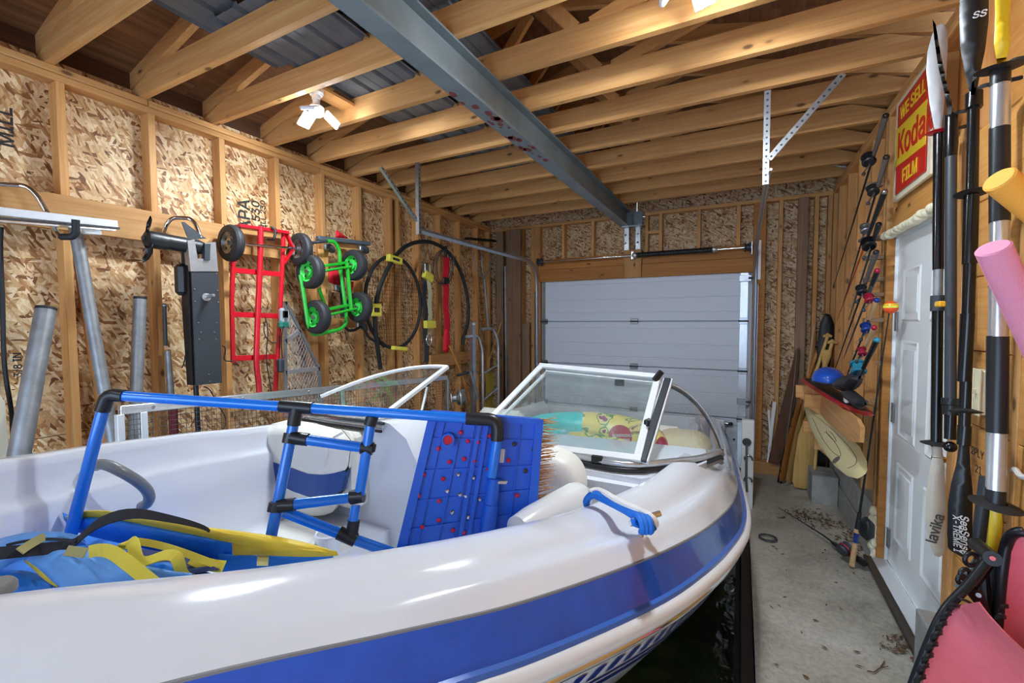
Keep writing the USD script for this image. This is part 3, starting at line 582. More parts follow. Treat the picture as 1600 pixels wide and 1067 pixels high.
def strip(profile, ys=BOW):
    """one skin per side joined over the bow: profile(y) -> [(half, z)...]"""
    near = np.array([[[BC+w, y, z] for w, z in profile(y)] for y in ys]); far = np.array([[[BC-w, y, z+float(lift(y))*min(1, w/.4)*(1 if z > .5 else max(0, z)*2)] for w, z in profile(y)] for y in ys])
    return np.concatenate([far[::-1], near[0:]], 0)
def deckp(y):
    a, b, c, d = max(float(wi(y)), 0) if y > -.3 else 0.0, float(zi(y)), max(float(wr(y))-.05, .0), float(zs(y))
    o = [(a, b-.03), (a+.004, b-.008), (a+.016, b)] if a+.02 < c else [(0, b), (0, b), (0, b)]
    a2 = o[-1][0]
    for u in (.1, .2, .3, .4, .47, .54, .61, .68, .75, .82, .88, .94, 1.0): o.append((a2+(c-a2)*u, b-(b-d)*u**2.0+min(1, max(0, (y-.3)/1.0))*(.014*math.exp(-((u-.80)/.10)**2)-.014*math.exp(-((u-.55)/.12)**2))))
    return o
ysd = BOW[BOW < 5.31]
part(bt, 'deck', MB().grid(strip(deckp, ysd)), 'gelcoat', smooth=50)
part(bt, 'stripe_edge', MB().grid(strip(lambda y: [(max(float(wr(y))-.05, 0), float(zs(y))), (max(float(wr(y))-.046, 0), float(zs(y))-.001), (max(float(wr(y))-.045, 0), float(zs(y))-.005)])), 'grey_trim', smooth=50)
part(bt, 'side_stripe', MB().grid(strip(lambda y: [(max(float(wr(y))-.045+.029*u, 0), (float(zs(y))-.005)*(1-u)+(float(zb(y)))*u) for u in (0, .33, .66, 1)])), 'gelcoat_blue', smooth=50)
part(bt, 'stripe_trim', MB().grid(strip(lambda y: [(max(float(wr(y))-.016, 0), float(zb(y))), (max(float(wr(y))-.004, 0), float(zb(y))-.003), (max(float(wr(y))-.002, 0), float(zb(y))-.014)])), 'blue_trim', smooth=50)
part(bt, 'rub_rail', MB().grid(strip(lambda y: [(max(float(wr(y))-.004+.022*math.sin(t), 0), float(zb(y))-.014-.045*(1-math.cos(t))/2) for t in np.linspace(0, PI, 8)])), 'rub_white', smooth=50)
part(bt, 'rub_rail_insert', MB().grid(strip(lambda y: [(max(float(wr(y))-.006+.012*math.sin(t), 0), float(zb(y))-.060-.022*(1-math.cos(t))/2) for t in np.linspace(0, PI, 6)])), 'chrome', smooth=50)
def hullp(y, offs):
    w, z = float(wr(y)), float(zb(y)); rise = 1.0/(1+math.exp(-(y-.15)*3.0))
    keel = np.interp(y, [-.5, -.3, 0, .5, 1.1, 2, 5.3], [.98, .70, .42, .08, -.25, -.5, -.62])
    o = []
    for k, (dw, dz) in enumerate(offs):
        zz = max(z-dz, keel+.02*(len(offs)-k)/len(offs)); f = max(0, min(1, (zz-keel)/(z-keel+1e-6)))
        o.append((max(w-dw*(.4+.6*rise), 0)*min(1, (f*1.9)**.75) if dz > .3 else max(w-dw, 0), zz))
    return o
HO = [(.012, .080), (.018, .09), (.035, .13), (.055, .17), (.10, .23), (.17, .32), (.27, .44), (.38, .58), (.52, .75), (.8, .95), (1.15, 1.12)]
part(bt, 'hull', MB().grid(strip(lambda y: hullp(y, HO)+[(0.0, float(np.interp(y, [-.5, -.3, 0, .5, 1.1, 2, 5.3], [.98, .70, .42, .08, -.25, -.5, -.62])))])), 'gelcoat', smooth=45)
for nm, d0, d1, m in (('hull_stripe', .152, .160, 'hull_graphic'), ('hull_stripe', .172, .198, 'hull_graphic')):
    f = lambda d: np.interp(d, [a for _, a in HO], [a for a, _ in HO])-.0025
    part(bt, nm, MB().grid(strip(lambda y: [(max(float(wr(y))-f(d), 0), float(zb(y))-d) for d in np.linspace(d0, d1, 3)], BOW[BOW > -.2])), m, smooth=50)
# slanted blocks of the blue side graphic, both sides
for k in range(13):
    y = .75+.062*k
    for sgn in (1, -1):
        q = []
        for yy, d in ((y, .140), (y+.03, .140), (y+.055, .108), (y+.025, .108)):
            q.append((BC+sgn*(float(wr(yy))-np.interp(d, [a for _, a in HO], [a for a, _ in HO])+.0035), yy, float(zb(yy))-d))
        part(bt, 'side_graphic', MB().add(q, [[0, 1, 2, 3]] if sgn > 0 else [[3, 2, 1, 0]]), 'hull_graphic', smooth=False)
part(bt, 'transom', MB().ext([(-1.16, .42), (1.16, .42), (1.15, -.1), (.9, -.45), (0, -.62), (-.9, -.45), (-1.15, -.1)], (BC, 5.3, 0), (1, 0, 0), (0, 0, 1), .04), 'gelcoat', smooth=False)
part(bt, 'transom', MB().bx(BC-1.16, BC+1.16, 5.24, 5.3, .3, .48, ch=.01), 'gelcoat', smooth=False)
# inner liner of bow and cockpit
SEAT = .49
def linerp(y):
    w, z = max(float(wi(y)), 0) if y > -.3 else 0, float(zi(y)); c = lambda v: max(v, 0.0)
    o = [(w, z-.03), (c(w-.008), z-.10), (c(w-.03), z-.125), (c(w-.045), z-.14), (c(w-.06), z-.25), (c(w-.10), SEAT+.06), (c(w-.15), SEAT-.01)]
    s = .30 if y < 1.75 else w-.16
    if y < .28: o += [(c(w-.2)*.5, SEAT-.01), (c(w-.2)*.3, SEAT-.01), (0, SEAT-.01)]
    else: o += [(c(min(s+.01, w-.16)), SEAT-.015), (c(min(s, w-.17)), .34), (0, .33)]
    return o
part(bt, 'cockpit_liner', MB().grid(strip(linerp, BOW[(BOW > -.3) & (BOW < 5.3)])[:, ::-1]), 'gelcoat', smooth=40)
# pillow: an outline in a plane, puffed up
def pillow(poly, o, u, v, h, edge=.06, step=.03, back=.3, wob=0.0, seed=0, field=None):
    from shapely.geometry import Polygon, Point
    from shapely import points as spts, contains, distance
    from scipy.spatial import Delaunay
    P = Polygon(poly).buffer(0); L = P.exterior.length; n = max(24, int(L/step))
    bd = np.array([P.exterior.interpolate(k*L/n).coords[0] for k in range(n)])
    x0, y0, x1, y1 = P.bounds; gx, gy = np.meshgrid(np.arange(x0, x1, step), np.arange(y0, y1, step)); q = np.c_[gx.ravel(), gy.ravel()]
    q = q[contains(P.buffer(-step*.5), spts(q))]; pts = np.vstack([bd, q]); tri = Delaunay(pts).simplices
    tri = tri[contains(P.buffer(1e-6), spts(pts[tri].mean(1)))]
    a = pts[tri]; ar = (a[:, 1, 0]-a[:, 0, 0])*(a[:, 2, 1]-a[:, 0, 1])-(a[:, 1, 1]-a[:, 0, 1])*(a[:, 2, 0]-a[:, 0, 0])
    tri[ar < 0] = tri[ar < 0][:, ::-1]; tri = tri[np.abs(ar) > 1e-9]
    FP = P if field is None else Polygon(field).buffer(0)
    d = np.minimum(distance(spts(pts), FP.exterior)/edge, 1)
    if field is None: d[:n] = 0
    elif True: d = np.where(contains(FP, spts(pts)), d, 0)
    z = h*np.sqrt(np.maximum(0, 1-(1-d)**2))
    if wob: z = z+wob*d*(meshkit.fbm(np.c_[pts*11, np.full(len(pts), seed)], 3)-.5)
    zb_ = -back*z
    if field is None: zb_[:n] = 0
    else: zb_ -= .004
    u, v = unit(u), unit(v); w = np.cross(u, v); o = np.asarray(o, float); k = len(pts)
    V = np.vstack([o+pts[:, :1]*u+pts[:, 1:]*v+z[:, None]*w, o+pts[:, :1]*u+pts[:, 1:]*v+zb_[:, None]*w])
    return MB().add(V, np.vstack([tri, tri[:, ::-1]+k]))
def plane_poly(pix, u=None, v=None, **pl):
    """pixel outline on a plane X=, Y= or Z= -> (2d outline, origin, u, v), the plane's normal towards the viewer"""
    q = np.array([at(x, y, **pl) for x, y in pix]); o = q.mean(0)
    if 'X' in pl: u, v = ((0, -1, 0), (0, 0, 1)) if pl['X'] > 0 else ((0, 1, 0), (0, 0, 1))
    elif 'Y' in pl: u, v = (1, 0, 0), (0, 0, 1)
    else: u, v = (1, 0, 0), (0, 1, 0)
    u, v = np.asarray(u, float), np.asarray(v, float); return np.c_[(q-o)@u, (q-o)@v], o, u, v
# bow seat cushions
for s in (1, -1):
    e = [(.33, 1.52), (.33, .62), (.26, .34)]+[(float(wi(y))-.12, y) for y in np.linspace(.36, 1.52, 10)]
    part(bt, 'seat_cushion', pillow([(s*a, b) for a, b in e], (BC, 0, SEAT-.012), (1, 0, 0), (0, 1, 0), .07, .05, .04, back=0), 'vinyl', smooth=50)
    part(bt, 'seat_insert', pillow([(s*a, b) for a, b in ((.37, .72), (.58, .72), (.60, .80), (.37, .80))], (BC, 0, SEAT+.052), (1, 0, 0), (0, 1, 0), .012, .02, .03, back=0), 'vinyl_blue', smooth=50)
    p_ = [(BC+s*.40, 1.50), (BC+s*.34, 1.40), (BC+s*.33, .7)]
# far console with its backrest
e = [(-2.26, .33), (-1.40, .33), (-1.395, .70), (-1.42, .85), (-1.49, .97), (-1.60, 1.035), (-1.72, 1.05), (-2.0, 1.03), (-2.26, .985)]
part(bt, 'console', MB().ext(e, (0, 1.70, 0), (1, 0, 0), (0, 0, 1), -.28), 'gelcoat', smooth=30)
e = [(2*BC-x, min(z, .88)) for x, z in e][::-1]
e = [(x-.0, z) for x, z in e]
part(bt, 'console', MB().ext(e, (0, 1.80, 0), (1, 0, 0), (0, 0, 1), -.45), 'gelcoat', smooth=30)
BY = 1.56
cut = [(399, 747), (410, 713), (425, 712), (446, 712), (473, 719), (507, 731), (542, 734)]
cut2 = [(397, 743), (402, 743), (431, 743), (455, 743), (483, 757), (507, 765), (533, 768)]
BK = [(395, 765), (398, 743), (402, 712), (400, 690), (407, 671), (425, 662), (449, 656), (480, 659), (507, 665), (535, 672), (549, 690), (543, 733), (534, 769), (529, 785), (520, 800), (507, 805), (480, 800), (454, 795), (420, 788), (400, 781)]
FO, OO, UO, VO = plane_poly(BK, Y=BY)
def bk(pix, m, name, up=0.0):
    q = np.array([at(x, y, Y=BY) for x, y in pix])-OO; o2 = np.c_[q@UO, q@VO]
    return part(bt, name, pillow(o2, OO-UO*0-np.array([0, up, 0]), UO, VO, .10, .075, .018, back=.6, field=FO), m, smooth=60)
b = bk([(402, 712), (400, 690), (407, 671), (425, 662), (449, 656), (480, 659), (507, 665), (535, 672), (549, 690), (543, 733), (507, 731), (473, 719), (446, 712)], 'vinyl', 'backrest')
bk([(402, 712), (446, 712), (473, 719), (507, 731), (543, 733), (534, 769), (507, 765), (483, 757), (455, 743), (402, 743), (398, 743)], 'vinyl_blue', 'backrest_band', .002)
bk([(398, 743), (455, 743), (483, 757), (507, 765), (534, 769), (529, 785), (520, 800), (507, 805), (480, 800), (454, 795), (420, 788), (400, 781), (395, 765)], 'vinyl', 'backrest_lower')
part(b, 'piping', MB().tube([at(x, y, Y=BY-.10) for x, y in ((507, 729), (512, 700), (522, 683), (535, 676))], .006, 6), 'vinyl')
part(bt, 'backrest_base', MB().bx(-2.24, -1.75, 1.60, 1.72, .58, .98, ch=.02), 'vinyl', smooth=False)
# near backrest (its end shows behind the brush panel)
m = trimesh.creation.icosphere(3, 1.0).vertices; se = np.sign(m)*np.abs(m)**.55
part(bt, 'backrest', MB().add(se*[.26, .11, .20]+[-.80, 1.66, .84], trimesh.creation.icosphere(3, 1.0).faces), 'vinyl', smooth=60)
# cup holder, grab handle, grey disc at the bow edge
c = at(513, 842, Z=.56)
part(bt, 'cup_holder', MB().lathe([(.0, -.1), (.052, -.1), (.056, .095), (.062, .10), (.056, .105), (.048, .10), (.045, .02), (0, .015)], c+[0, 0, -.07], (0, 0, 1)), 'gelcoat')
gy = [at(x, y, X=xx) for x, y, xx in ((150, 728, -1.85), (168, 727, -1.79), (190, 737, -1.76), (215, 752, -1.76), (232, 770, -1.78), (232, 783, -1.80), (222, 790, -1.85))]
part(bt, 'grab_handle', MB().tube(smooth_path(gy, 30), .017, 12), 'grey_trim')
c = at(-12, 920, Z=1.165)
part(bt, 'bow_light', MB().lathe([(0, 0), (.026, 0), (.026, .010), (.022, .016), (0, .018)], c+[-.0, 0, -.008], (0, 0, 1)), 'grey_trim')
# cockpit seats aft
for x in (-2.0, -.62):
    s = part(bt, 'cockpit_seat', MB().box((x, 3.35, .42), (.5, .5, .35), ch=.06), 'vinyl', smooth=False)
    part(s, 'seat_back', MB().box((x, 3.62, .58), (.48, .12, .3), ch=.05), 'vinyl', smooth=False)
# ---- windshield
mat('glass', {'t': ('transparent_bsdf', {'color': (.96, .985, .98)}), 'gl': ('glossy_bsdf', {'color': (1, 1, 1), 'roughness': .03}), 'lw': ('layer_weight', {'blend': .5}), 'pw': ('math', {'math_type': 'power', 'value2': 3.5}), 'f': ('math', {'math_type': 'multiply_add', 'value2': .75, 'value3': .035}), 'x': ('mix_closure', {}),
     'g': ('geometry', {}), 'n': ('noise_texture', {'scale': 14.0, 'detail': 6.0, 'roughness': .7}), 'r': ('rgb_ramp', {'ramp': [(.5, (.02,)*3), (.66, (.07,)*3), (.72, (.4,)*3)]}), 'd': ('diffuse_bsdf', {'color': (.75, .8, .82)}), 'y': ('mix_closure', {})},
    [('lw.facing', 'pw.value1'), ('pw.value', 'f.value1'), ('f.value', 'x.fac'), ('t.BSDF', 'x.closure1'), ('gl.BSDF', 'x.closure2'), ('g.position', 'n.vector'), ('n.fac', 'r.fac'), ('r.color', 'y.fac'), ('x.closure', 'y.closure1'), ('d.BSDF', 'y.closure2')], 'y.closure')
ws = holder(bt, 'windshield')
def quad_panel(c, bar, thick=.014, mats=('alu_white', 'glass')):
    c = [np.asarray(q, float) for q in c]; n = unit(np.cross(c[1]-c[0], c[3]-c[0]))
    part(ws, 'pane', MB().hull([q+n*s for q in c for s in (-.0025, .0025)]), mats[1], smooth=False)
    for i in range(4):
        a, b = c[i], c[(i+1) % 4]; e = unit(b-a)
        part(ws, 'frame_bar', MB().beam(a-e*bar*.5, b+e*bar*.5, thick, bar, up=np.cross(n, e) if True else n, ch=.002), mats[0], smooth=False)
TL, TR, BR = at(846, 571, Y=2.45), at(1028, 588, Y=2.45), at(996, 716, Y=1.90)
BL = at(737, 684, Y=1.93)
quad_panel([BL, BR, TR, TL], .034)
q = np.array([.0, .06, -.012]); quad_panel([BL+q+[.02, 0, 0], BR+q, TR+q+[0, -.02, -.035], TL+q+[.02, -.02, -.03]], .02)
part(ws, 'latch', MB().box(at(1010, 665, Y=2.10), (.02, .03, .06), ch=.005).cyl(at(1010, 672, Y=2.10), at(1014, 655, Y=2.06), .008), 'black_plastic', smooth=False)
part(ws, 'corner_latch', MB().beam(at(1022, 595, Y=2.40), at(1034, 580, Y=2.42), .02, .03, ch=.004), 'black_plastic', smooth=False)
a, b = at(1044, 593, Y=2.47), at(1004, 722, Y=1.90)
part(ws, 'seal_channel', MB().beam(a, b, .05, .02, up=(0, -.6, .8), ch=.002), 'alu_white', smooth=False)
part(ws, 'rubber_seal', MB().beam(a+[0, -.012, .006], b+[0, -.012, .006], .034, .016, up=(0, -.6, .8), ch=.004), 'charcoal', smooth=False)
# curved side pane, its top rail
bs = np.array([(-.372, 1.905, .957), *[at(x, y, Z=z) for x, y, z in ((1060, 715, .945), (1085, 712, .935), (1108, 707, .925), (1122, 702, .912), (1131, 697, .89))]])
ts = np.array([at(1040, 597, Y=2.47), at(1062, 606, Y=2.49), at(1086, 625, Y=2.52), at(1106, 651, Y=2.56), at(1120, 678, Y=2.60), at(1129, 700, Y=2.63)])
bs[-1] = ts[-1]-[0, .02, .03]
B_, T_ = smooth_path(bs, 16), smooth_path(ts, 16)
part(ws, 'pane', MB().grid(np.array([[B_[i]*(1-f)+T_[i]*f for f in np.linspace(0, 1, 5)] for i in range(16)])), 'glass', smooth=60)
part(ws, 'top_rail', MB().tube(T_, .014, 8, flat=.6), 'alu', smooth=50)
part(ws, 'top_rail', MB().tube(T_+[0, 0, -.018], .008, 6), 'black_plastic', smooth=50)
base = np.vstack([smooth_path([(TL[0]-.03, 1.93, .965), (-.7, 1.90, .957), (-.42, 1.895, .955)], 10), B_])
base = smooth_path(base[::3], 30)
part(ws, 'base_rail', MB().tube(base+[0, -.012, -.012], .016, 8), 'alu', smooth=50); part(ws, 'base_rail', MB().tube(base+[0, -.022, -.034], .013, 8), 'black_plastic', smooth=50); part(ws, 'base_rail', MB().tube(base+[0, -.024, -.052], .012, 8), 'grey_trim', smooth=50)
for x, y in ((933, 718), (968, 598)): part(ws, 'clip', MB().box(at(x, y, Y=1.87 if y > 650 else 2.44), (.05, .02, .035), ch=.003), 'black_plastic', smooth=False)
part(bt, 'dash', MB().hull([(x, y, z) for x, y in ((TL[0]-.04, 1.86), (-.36, 1.84), (-.22, 1.98), (-.13, 2.2), (-.15, 2.42), (TL[0]-.04, 2.36)) for z in (.80, .905)]), 'gelcoat', smooth=30)
# far half of the windshield
ft = np.array([at(x, y, Y=yy) for x, y, yy in ((699, 573, 2.25), (660, 573, 2.24), (625, 578, 2.20), (592, 586, 2.14), (560, 596, 2.03), (500, 620, 1.85), (432, 648, 1.66))])
fb = np.array([at(x, y, Y=yy) for x, y, yy in ((590, 656, 1.70), (565, 656, 1.69), (540, 655, 1.68), (510, 653, 1.67), (480, 652, 1.66), (455, 651, 1.65), (432, 650, 1.65))])
F_, T2 = smooth_path(fb, 16), smooth_path(ft, 16)
part(ws, 'pane', MB().grid(np.array([[F_[i]*(1-f)+T2[i]*f for f in np.linspace(0, 1, 5)] for i in range(16)])[::-1]), 'glass', smooth=60)
part(ws, 'top_rail', MB().tube(T2[:13], .012, 8), 'alu_white', smooth=50)
part(ws, 'frame_bar', MB().beam(fb[0], ft[0], .03, .022, up=(0, -.5, .8), ch=.003), 'alu_white', smooth=False)
part(ws, 'prop_strut', MB().cyl(at(668, 603, Y=2.20), at(645, 700, Y=1.95), .008), 'alu_white'); part(ws, 'strut_pivot', MB().ball(at(668, 601, Y=2.20), .016, 1), 'black_plastic')
for k, dz in enumerate((.0, -.018, -.036)):
    part(ws, 'base_rail', MB().tube([at(x, y, Y=1.69) + np.array([0, -.01*k, dz]) for x, y in ((478, 645), (520, 652), (560, 657), (600, 662))], .008, 6), ('charcoal', 'alu', 'black_plastic')[k])
# cleat on the near deck
ca, cb_ = at(985, 818, Z=1.005), at(1031, 802, Z=1.02)
part(bt, 'deck_cleat', MB().cyl(ca, cb_, .0085).cyl((ca*.65+cb_*.35), (ca*.65+cb_*.35)-[0, 0, .045], .009).cyl((ca*.35+cb_*.65), (ca*.35+cb_*.65)-[0, 0, .045], .009), 'chrome')
for s in (-1,): 
    y = 1.15; part(bt, 'deck_cleat', MB().cyl((BC+s*1.0, y-.07, .985), (BC+s*1.0, y+.07, .985), .0085).cyl((BC+s*1.0, y, .985), (BC+s*1.0, y, .94), .012), 'chrome')
# ================================================================ along the left wall
def lean(top, bot, X0, X1, r, lb, m='galv_pipe', name='steel_pipe', zend=-.12, hollow=True):
    a, b = at(*top, X=X0), at(*bot, X=X1); d = b-a; e = a+d*((zend-a[2])/d[2])
    t = thing(name, lb, 'pipe', e); part(t, 'tube', MB().cyl(e, a, r, n=20), m)
    if hollow: part(t, 'open_end', MB().lathe([(0, 0), (r*.86, 0), (r*.9, .004), (r*1.01, .004), (r*1.02, -.01)], a+unit(-d)*.0005, -d, 20), 'black_rubber')
    return t
lean((72, 482), (32, 700), -3.10, -2.96, .040, 'thick grey galvanised pipe leaning at the far left, slanted left')
lean((117, 352), (168, 640), -3.10, -2.99, .028, 'tall grey galvanised pipe leaning left below the chrome hook')
lean((219, 465), (212, 640), -3.12, -3.08, .031, 'short upright grey galvanised pipe between two studs')
t = thing('umbrella_pole', 'thin dark pole with silver and red sections beside the trolling motor', 'pole', at(270, 690, X=-3.1))
P_ = [at(x, y, X=-3.12) for x, y in ((257, 477), (259, 540), (262, 548), (268, 632), (270, 640), (276, 700))]
part(t, 'upper_rod', MB().cyl(P_[0], P_[1], .010), 'charcoal'); part(t, 'silver_sleeve', MB().cyl(P_[2], P_[3], .016, .02), 'galv_pipe'); part(t, 'lower_cover', MB().cyl(P_[4], [*P_[5][:2], -.1], .024), flat('maroon', srgb(120, 34, 44), .7)); part(t, 'cap', MB().ball(P_[0], .013, 1), 'hinge_steel')
t_ = [at(x, y, X=-3.05) for x, y in ((-4, 610), (8, 628), (14, 712), (14, 760), (-6, 760))]
one('white_board', MB().hull([p+[dx, 0, 0] for p in t_ for dx in (0, -.02)]), flat('pale_board', srgb(226, 212, 184), .6), 'pale board standing at the left edge of the picture', 'board', smooth=False)
one('power_cord', MB().tube(smooth_path([at(x, y, X=-3.1) for x, y in ((2, 355), (1, 400), (4, 470), (8, 580), (18, 645), (19, 715), (21, 790))], 40), .009, 8), 'black_rubber', 'black power cord hanging at the far left of the wall', 'cord')
def wall_hook(lb, pix, rub, X=-3.06):
    t = thing('wall_hook', lb, 'hook', at(*pix[0][:2], X=XL+.04))
    p = [at(x, y, X=XX) for x, y, XX in pix]; part(t, 'chrome_rod', MB().tube(round_corners(p, .04, 5), .013, 10), 'chrome', smooth=50)
    if rub: part(t, 'rubber_tip', MB().tube(round_corners([at(x, y, X=XX) for x, y, XX in rub], .02, 5), .016, 10), 'black_rubber', smooth=50)
wall_hook('chrome storage hook with black rubber tip holding the white rail', [(-6, 288, -3.14), (40, 290, -3.10), (56, 303, -3.08), (78, 340, -3.06), (88, 364, -2.99), (95, 370, -2.97)], [(95, 370, -2.97), (113, 370, -2.93), (119, 364, -2.92), (118, 343, -2.91)])
wall_hook('chrome storage hook behind the trolling motor', [(255, 366, -3.15), (259, 352, -3.10), (268, 340, -3.08), (296, 341, -3.04), (304, 348, -3.02), (314, 372, -2.98)], None)
t = thing('awning_rail', 'long white aluminium rail lying across the chrome hook at the left', 'rail', at(90, 340, X=-3.0))
part(t, 'rail', MB().beam(at(-60, 324, X=-3.03), at(183, 351, X=-2.99), .03, .040, ch=.003), 'alu_white', smooth=False)
part(t, 'rail_slot', MB().beam(at(-60, 336, X=-3.012), at(187, 357, X=-2.975), .012, .010), 'charcoal', smooth=False)
part(t, 'rail_edge', MB().beam(at(-60, 341, X=-3.01), at(180, 360, X=-2.975), .022, .008), 'alu', smooth=False)
part(t, 'end_block', MB().beam(at(131, 361, X=-3.0), at(158, 363, X=-2.99), .03, .03, ch=.003), 'white_plastic', smooth=False)
# trolling motor
t = thing('trolling_motor', 'black trolling motor with silver bracket hung head up on the wall', 'boat motor', at(320, 500, X=-3.0))
a, b = at(229, 373, X=-2.98), at(308, 386, X=-2.98)
d = b-a; part(t, 'motor_pod', MB().lathe([(0, -.012), (.03, -.01), (.047, 0), (.05, .02), (.05, np.linalg.norm(d)*.35), (.046, np.linalg.norm(d)*.36), (.047, np.linalg.norm(d)), (.03, np.linalg.norm(d)+.05), (0, np.linalg.norm(d)+.06)], a, d), 'black_plastic', smooth=40)
part(t, 'hub_nut', MB().cyl(a-unit(d)*.02, a, .014), 'charcoal')
for k, pix in enumerate((((227, 362), (229, 348), (235, 336), (238, 343), (236, 352), (232, 365)), ((226, 383), (232, 384), (240, 376), (239, 395), (233, 405), (223, 411), (222, 404), (227, 396)))):
    part(t, 'propeller_blade', pillow(*plane_poly(pix, X=-2.96+.02*k), .012, .02, .008, back=.6), 'black_gloss')
part(t, 'fin', MB().ext(plane_poly([(283, 347), (287, 347), (321, 373), (297, 374), (292, 370)], X=-2.98)[0], plane_poly([(283, 347), (287, 347), (321, 373), (297, 374), (292, 370)], X=-2.98)[1], (0, 1, 0), (0, 0, 1), .008), 'charcoal', smooth=False)
def pext(pix, X, d): o = plane_poly(pix, X=X); return MB().ext(o[0], o[1], o[2], o[3], d)
part(t, 'bracket', pext([(293, 376), (304, 374), (309, 404), (322, 404), (320, 380), (337, 378), (341, 424), (298, 424)], -2.93, -.05), 'alu', smooth=False)
part(t, 'bracket_slider', pext([(320, 381), (329, 381), (328, 407), (320, 406)], -2.92, -.03), 'charcoal', smooth=False)
pl = part(t, 'mount_plate', pext([(299, 421), (341, 425), (347, 598), (306, 602)], -2.935, -.012), 'charcoal', smooth=False)
for x, y in ((304, 424), (338, 428), (304, 452), (340, 454), (305, 471), (341, 472), (310, 504), (338, 504), (314, 519), (335, 519), (311, 530), (338, 530), (326, 585), (328, 596)):
    part(pl, 'screw', MB().lathe([(.0055, 0), (.005, .003), (0, .004)], at(x, y, X=-2.9345), (1, 0, 0), 8), 'hinge_steel')
part(t, 'mount_body', pext([(293, 378), (303, 378), (300, 420), (308, 601), (302, 602), (294, 480)], -2.955, -.07), 'black_plastic', smooth=False)
part(t, 'control_housing', MB().box(at(284, 437, X=-3.02), (.08, .06, .19), ch=.02), 'black_plastic', smooth=False)
s = part(t, 'tilt_knob', MB().cyl(at(322, 464, X=-2.93), at(334, 461, X=-2.86), .014, .009).cyl(at(322, 464, X=-2.93), at(323, 464, X=-2.92), .024), 'alu')
part(t, 'shaft', MB().cyl(at(306, 602, X=-2.98), at(312, 720, X=-2.98), .014), 'black_plastic')
for pts in (((300, 540), (293, 545), (289, 560), (284, 575)), ((347, 540), (352, 548), (350, 560), (366, 563)), ((318, 604), (330, 612), (338, 628), (351, 650), (348, 672)), ((301, 550), (297, 575), (303, 600))):
    part(t, 'wire', MB().tube(smooth_path([at(x, y, X=-3.0) for x, y in pts], 14), .0035, 5), 'black_rubber')
# wheels lying in the X-Z plane (axle along Y)
def wheel(t, c, r, w, hub, hm, name='wheel', ax=(0, 1, 0)):
    W = part(t, name, MB().lathe([(r*.60, -w*.5), (r*.80, -w*.5), (r*.93, -w*.42), (r, -w*.2), (r*.99, -w*.19), (r*1.0, -w*.02), (r*.985, 0), (r*1.0, w*.02), (r*.99, w*.19), (r, w*.2), (r*.93, w*.42), (r*.80, w*.5), (r*.60, w*.5), (r*.60, -w*.5)], c, ax, 40), 'tyre', smooth=30)
    part(W, 'hub', MB().lathe([(0, -w*.28), (r*.26, -w*.28), (r*.28, -w*.1), (r*.45, -w*.12), (r*.62, -w*.42), (r*.64, -w*.42), (r*.64, w*.42), (r*.45, w*.12), (r*.26, w*.1), (r*.24, w*.28), (0, w*.28)], c, ax, 32), hm, smooth=30)
    part(W, 'axle_nut', MB().cyl(np.asarray(c)-np.asarray(ax)*w*.5, np.asarray(c)-np.asarray(ax)*w*.27, r*.12, n=6), 'hinge_steel')
    for k in range(5):
        q = 2*PI*k/5; u, v, _ = frame_of(ax); o = np.asarray(c)+r*.42*(math.cos(q)*u+math.sin(q)*v)-np.asarray(ax)*w*.16
        part(W, 'hub_hole', MB().lathe([(0, 0), (r*.07, 0), (0, .002)], o, -np.asarray(ax), 8), 'black_rubber')
# red hand truck, upside down
t = thing('hand_truck', 'red steel hand truck hung upside down with two black wheels', 'hand truck', at(405, 480, X=-3.06))
X0 = -3.07; q = lambda x, y, X=X0: at(x, y, X=X)
for pts, r in (([(364, 405), (362, 470), (364, 566)], .015), ([(443, 366), (441, 420), (436, 520), (430, 610)], .016)): part(t, 'side_rail', MB().tube([q(*p) for p in pts], r, 10), 'red_paint')
part(t, 'centre_tube', MB().tube(smooth_path([q(407, 354, -3.04), q(405, 440, -3.04), q(401, 540, -3.04), q(401, 572, -3.04), q(403, 590, -3.05), q(405, 612, -3.06)], 20), .019, 12), 'red_paint')
for p0, p1 in (((364, 422), (441, 429)), ((362, 491), (438, 494)), ((364, 560), (434, 557))): part(t, 'cross_bar', MB().beam(q(*p0), q(*p1), .012, .036, ch=.002), 'red_paint', smooth=False)
part(t, 'toe_plate', MB().beam(q(370, 353), q(447, 364), .08, .022, ch=.003), 'red_paint', smooth=False)
part(t, 'axle', MB().cyl(q(360, 379, -3.02), q(470, 389, -3.02), .009), 'chrome')
for a, b, c in (((446, 362), (458, 389), (443, 412)), ((372, 356), (377, 382), (367, 408))): part(t, 'axle_bracket', MB().beam(q(*a), q(*b, -3.03), .014, .03, up=(1, 0, 0)).beam(q(*b, -3.03), q(*c), .014, .03, up=(1, 0, 0)), 'red_paint', smooth=False)
wheel(t, q(361, 380, -3.02), .122, .062, .5, 'hinge_steel'); wheel(t, q(469, 389, -3.02), .122, .062, .5, 'hinge_steel')
one('wall_hook', MB().tube(round_corners([q(419, 374, -3.12), q(428, 375, -3.0), q(431, 360, -3.0), q(424, 354, -3.02)], .02), .009, 8), 'black_rubber', 'black rubber hook holding up the red hand truck', 'hook')
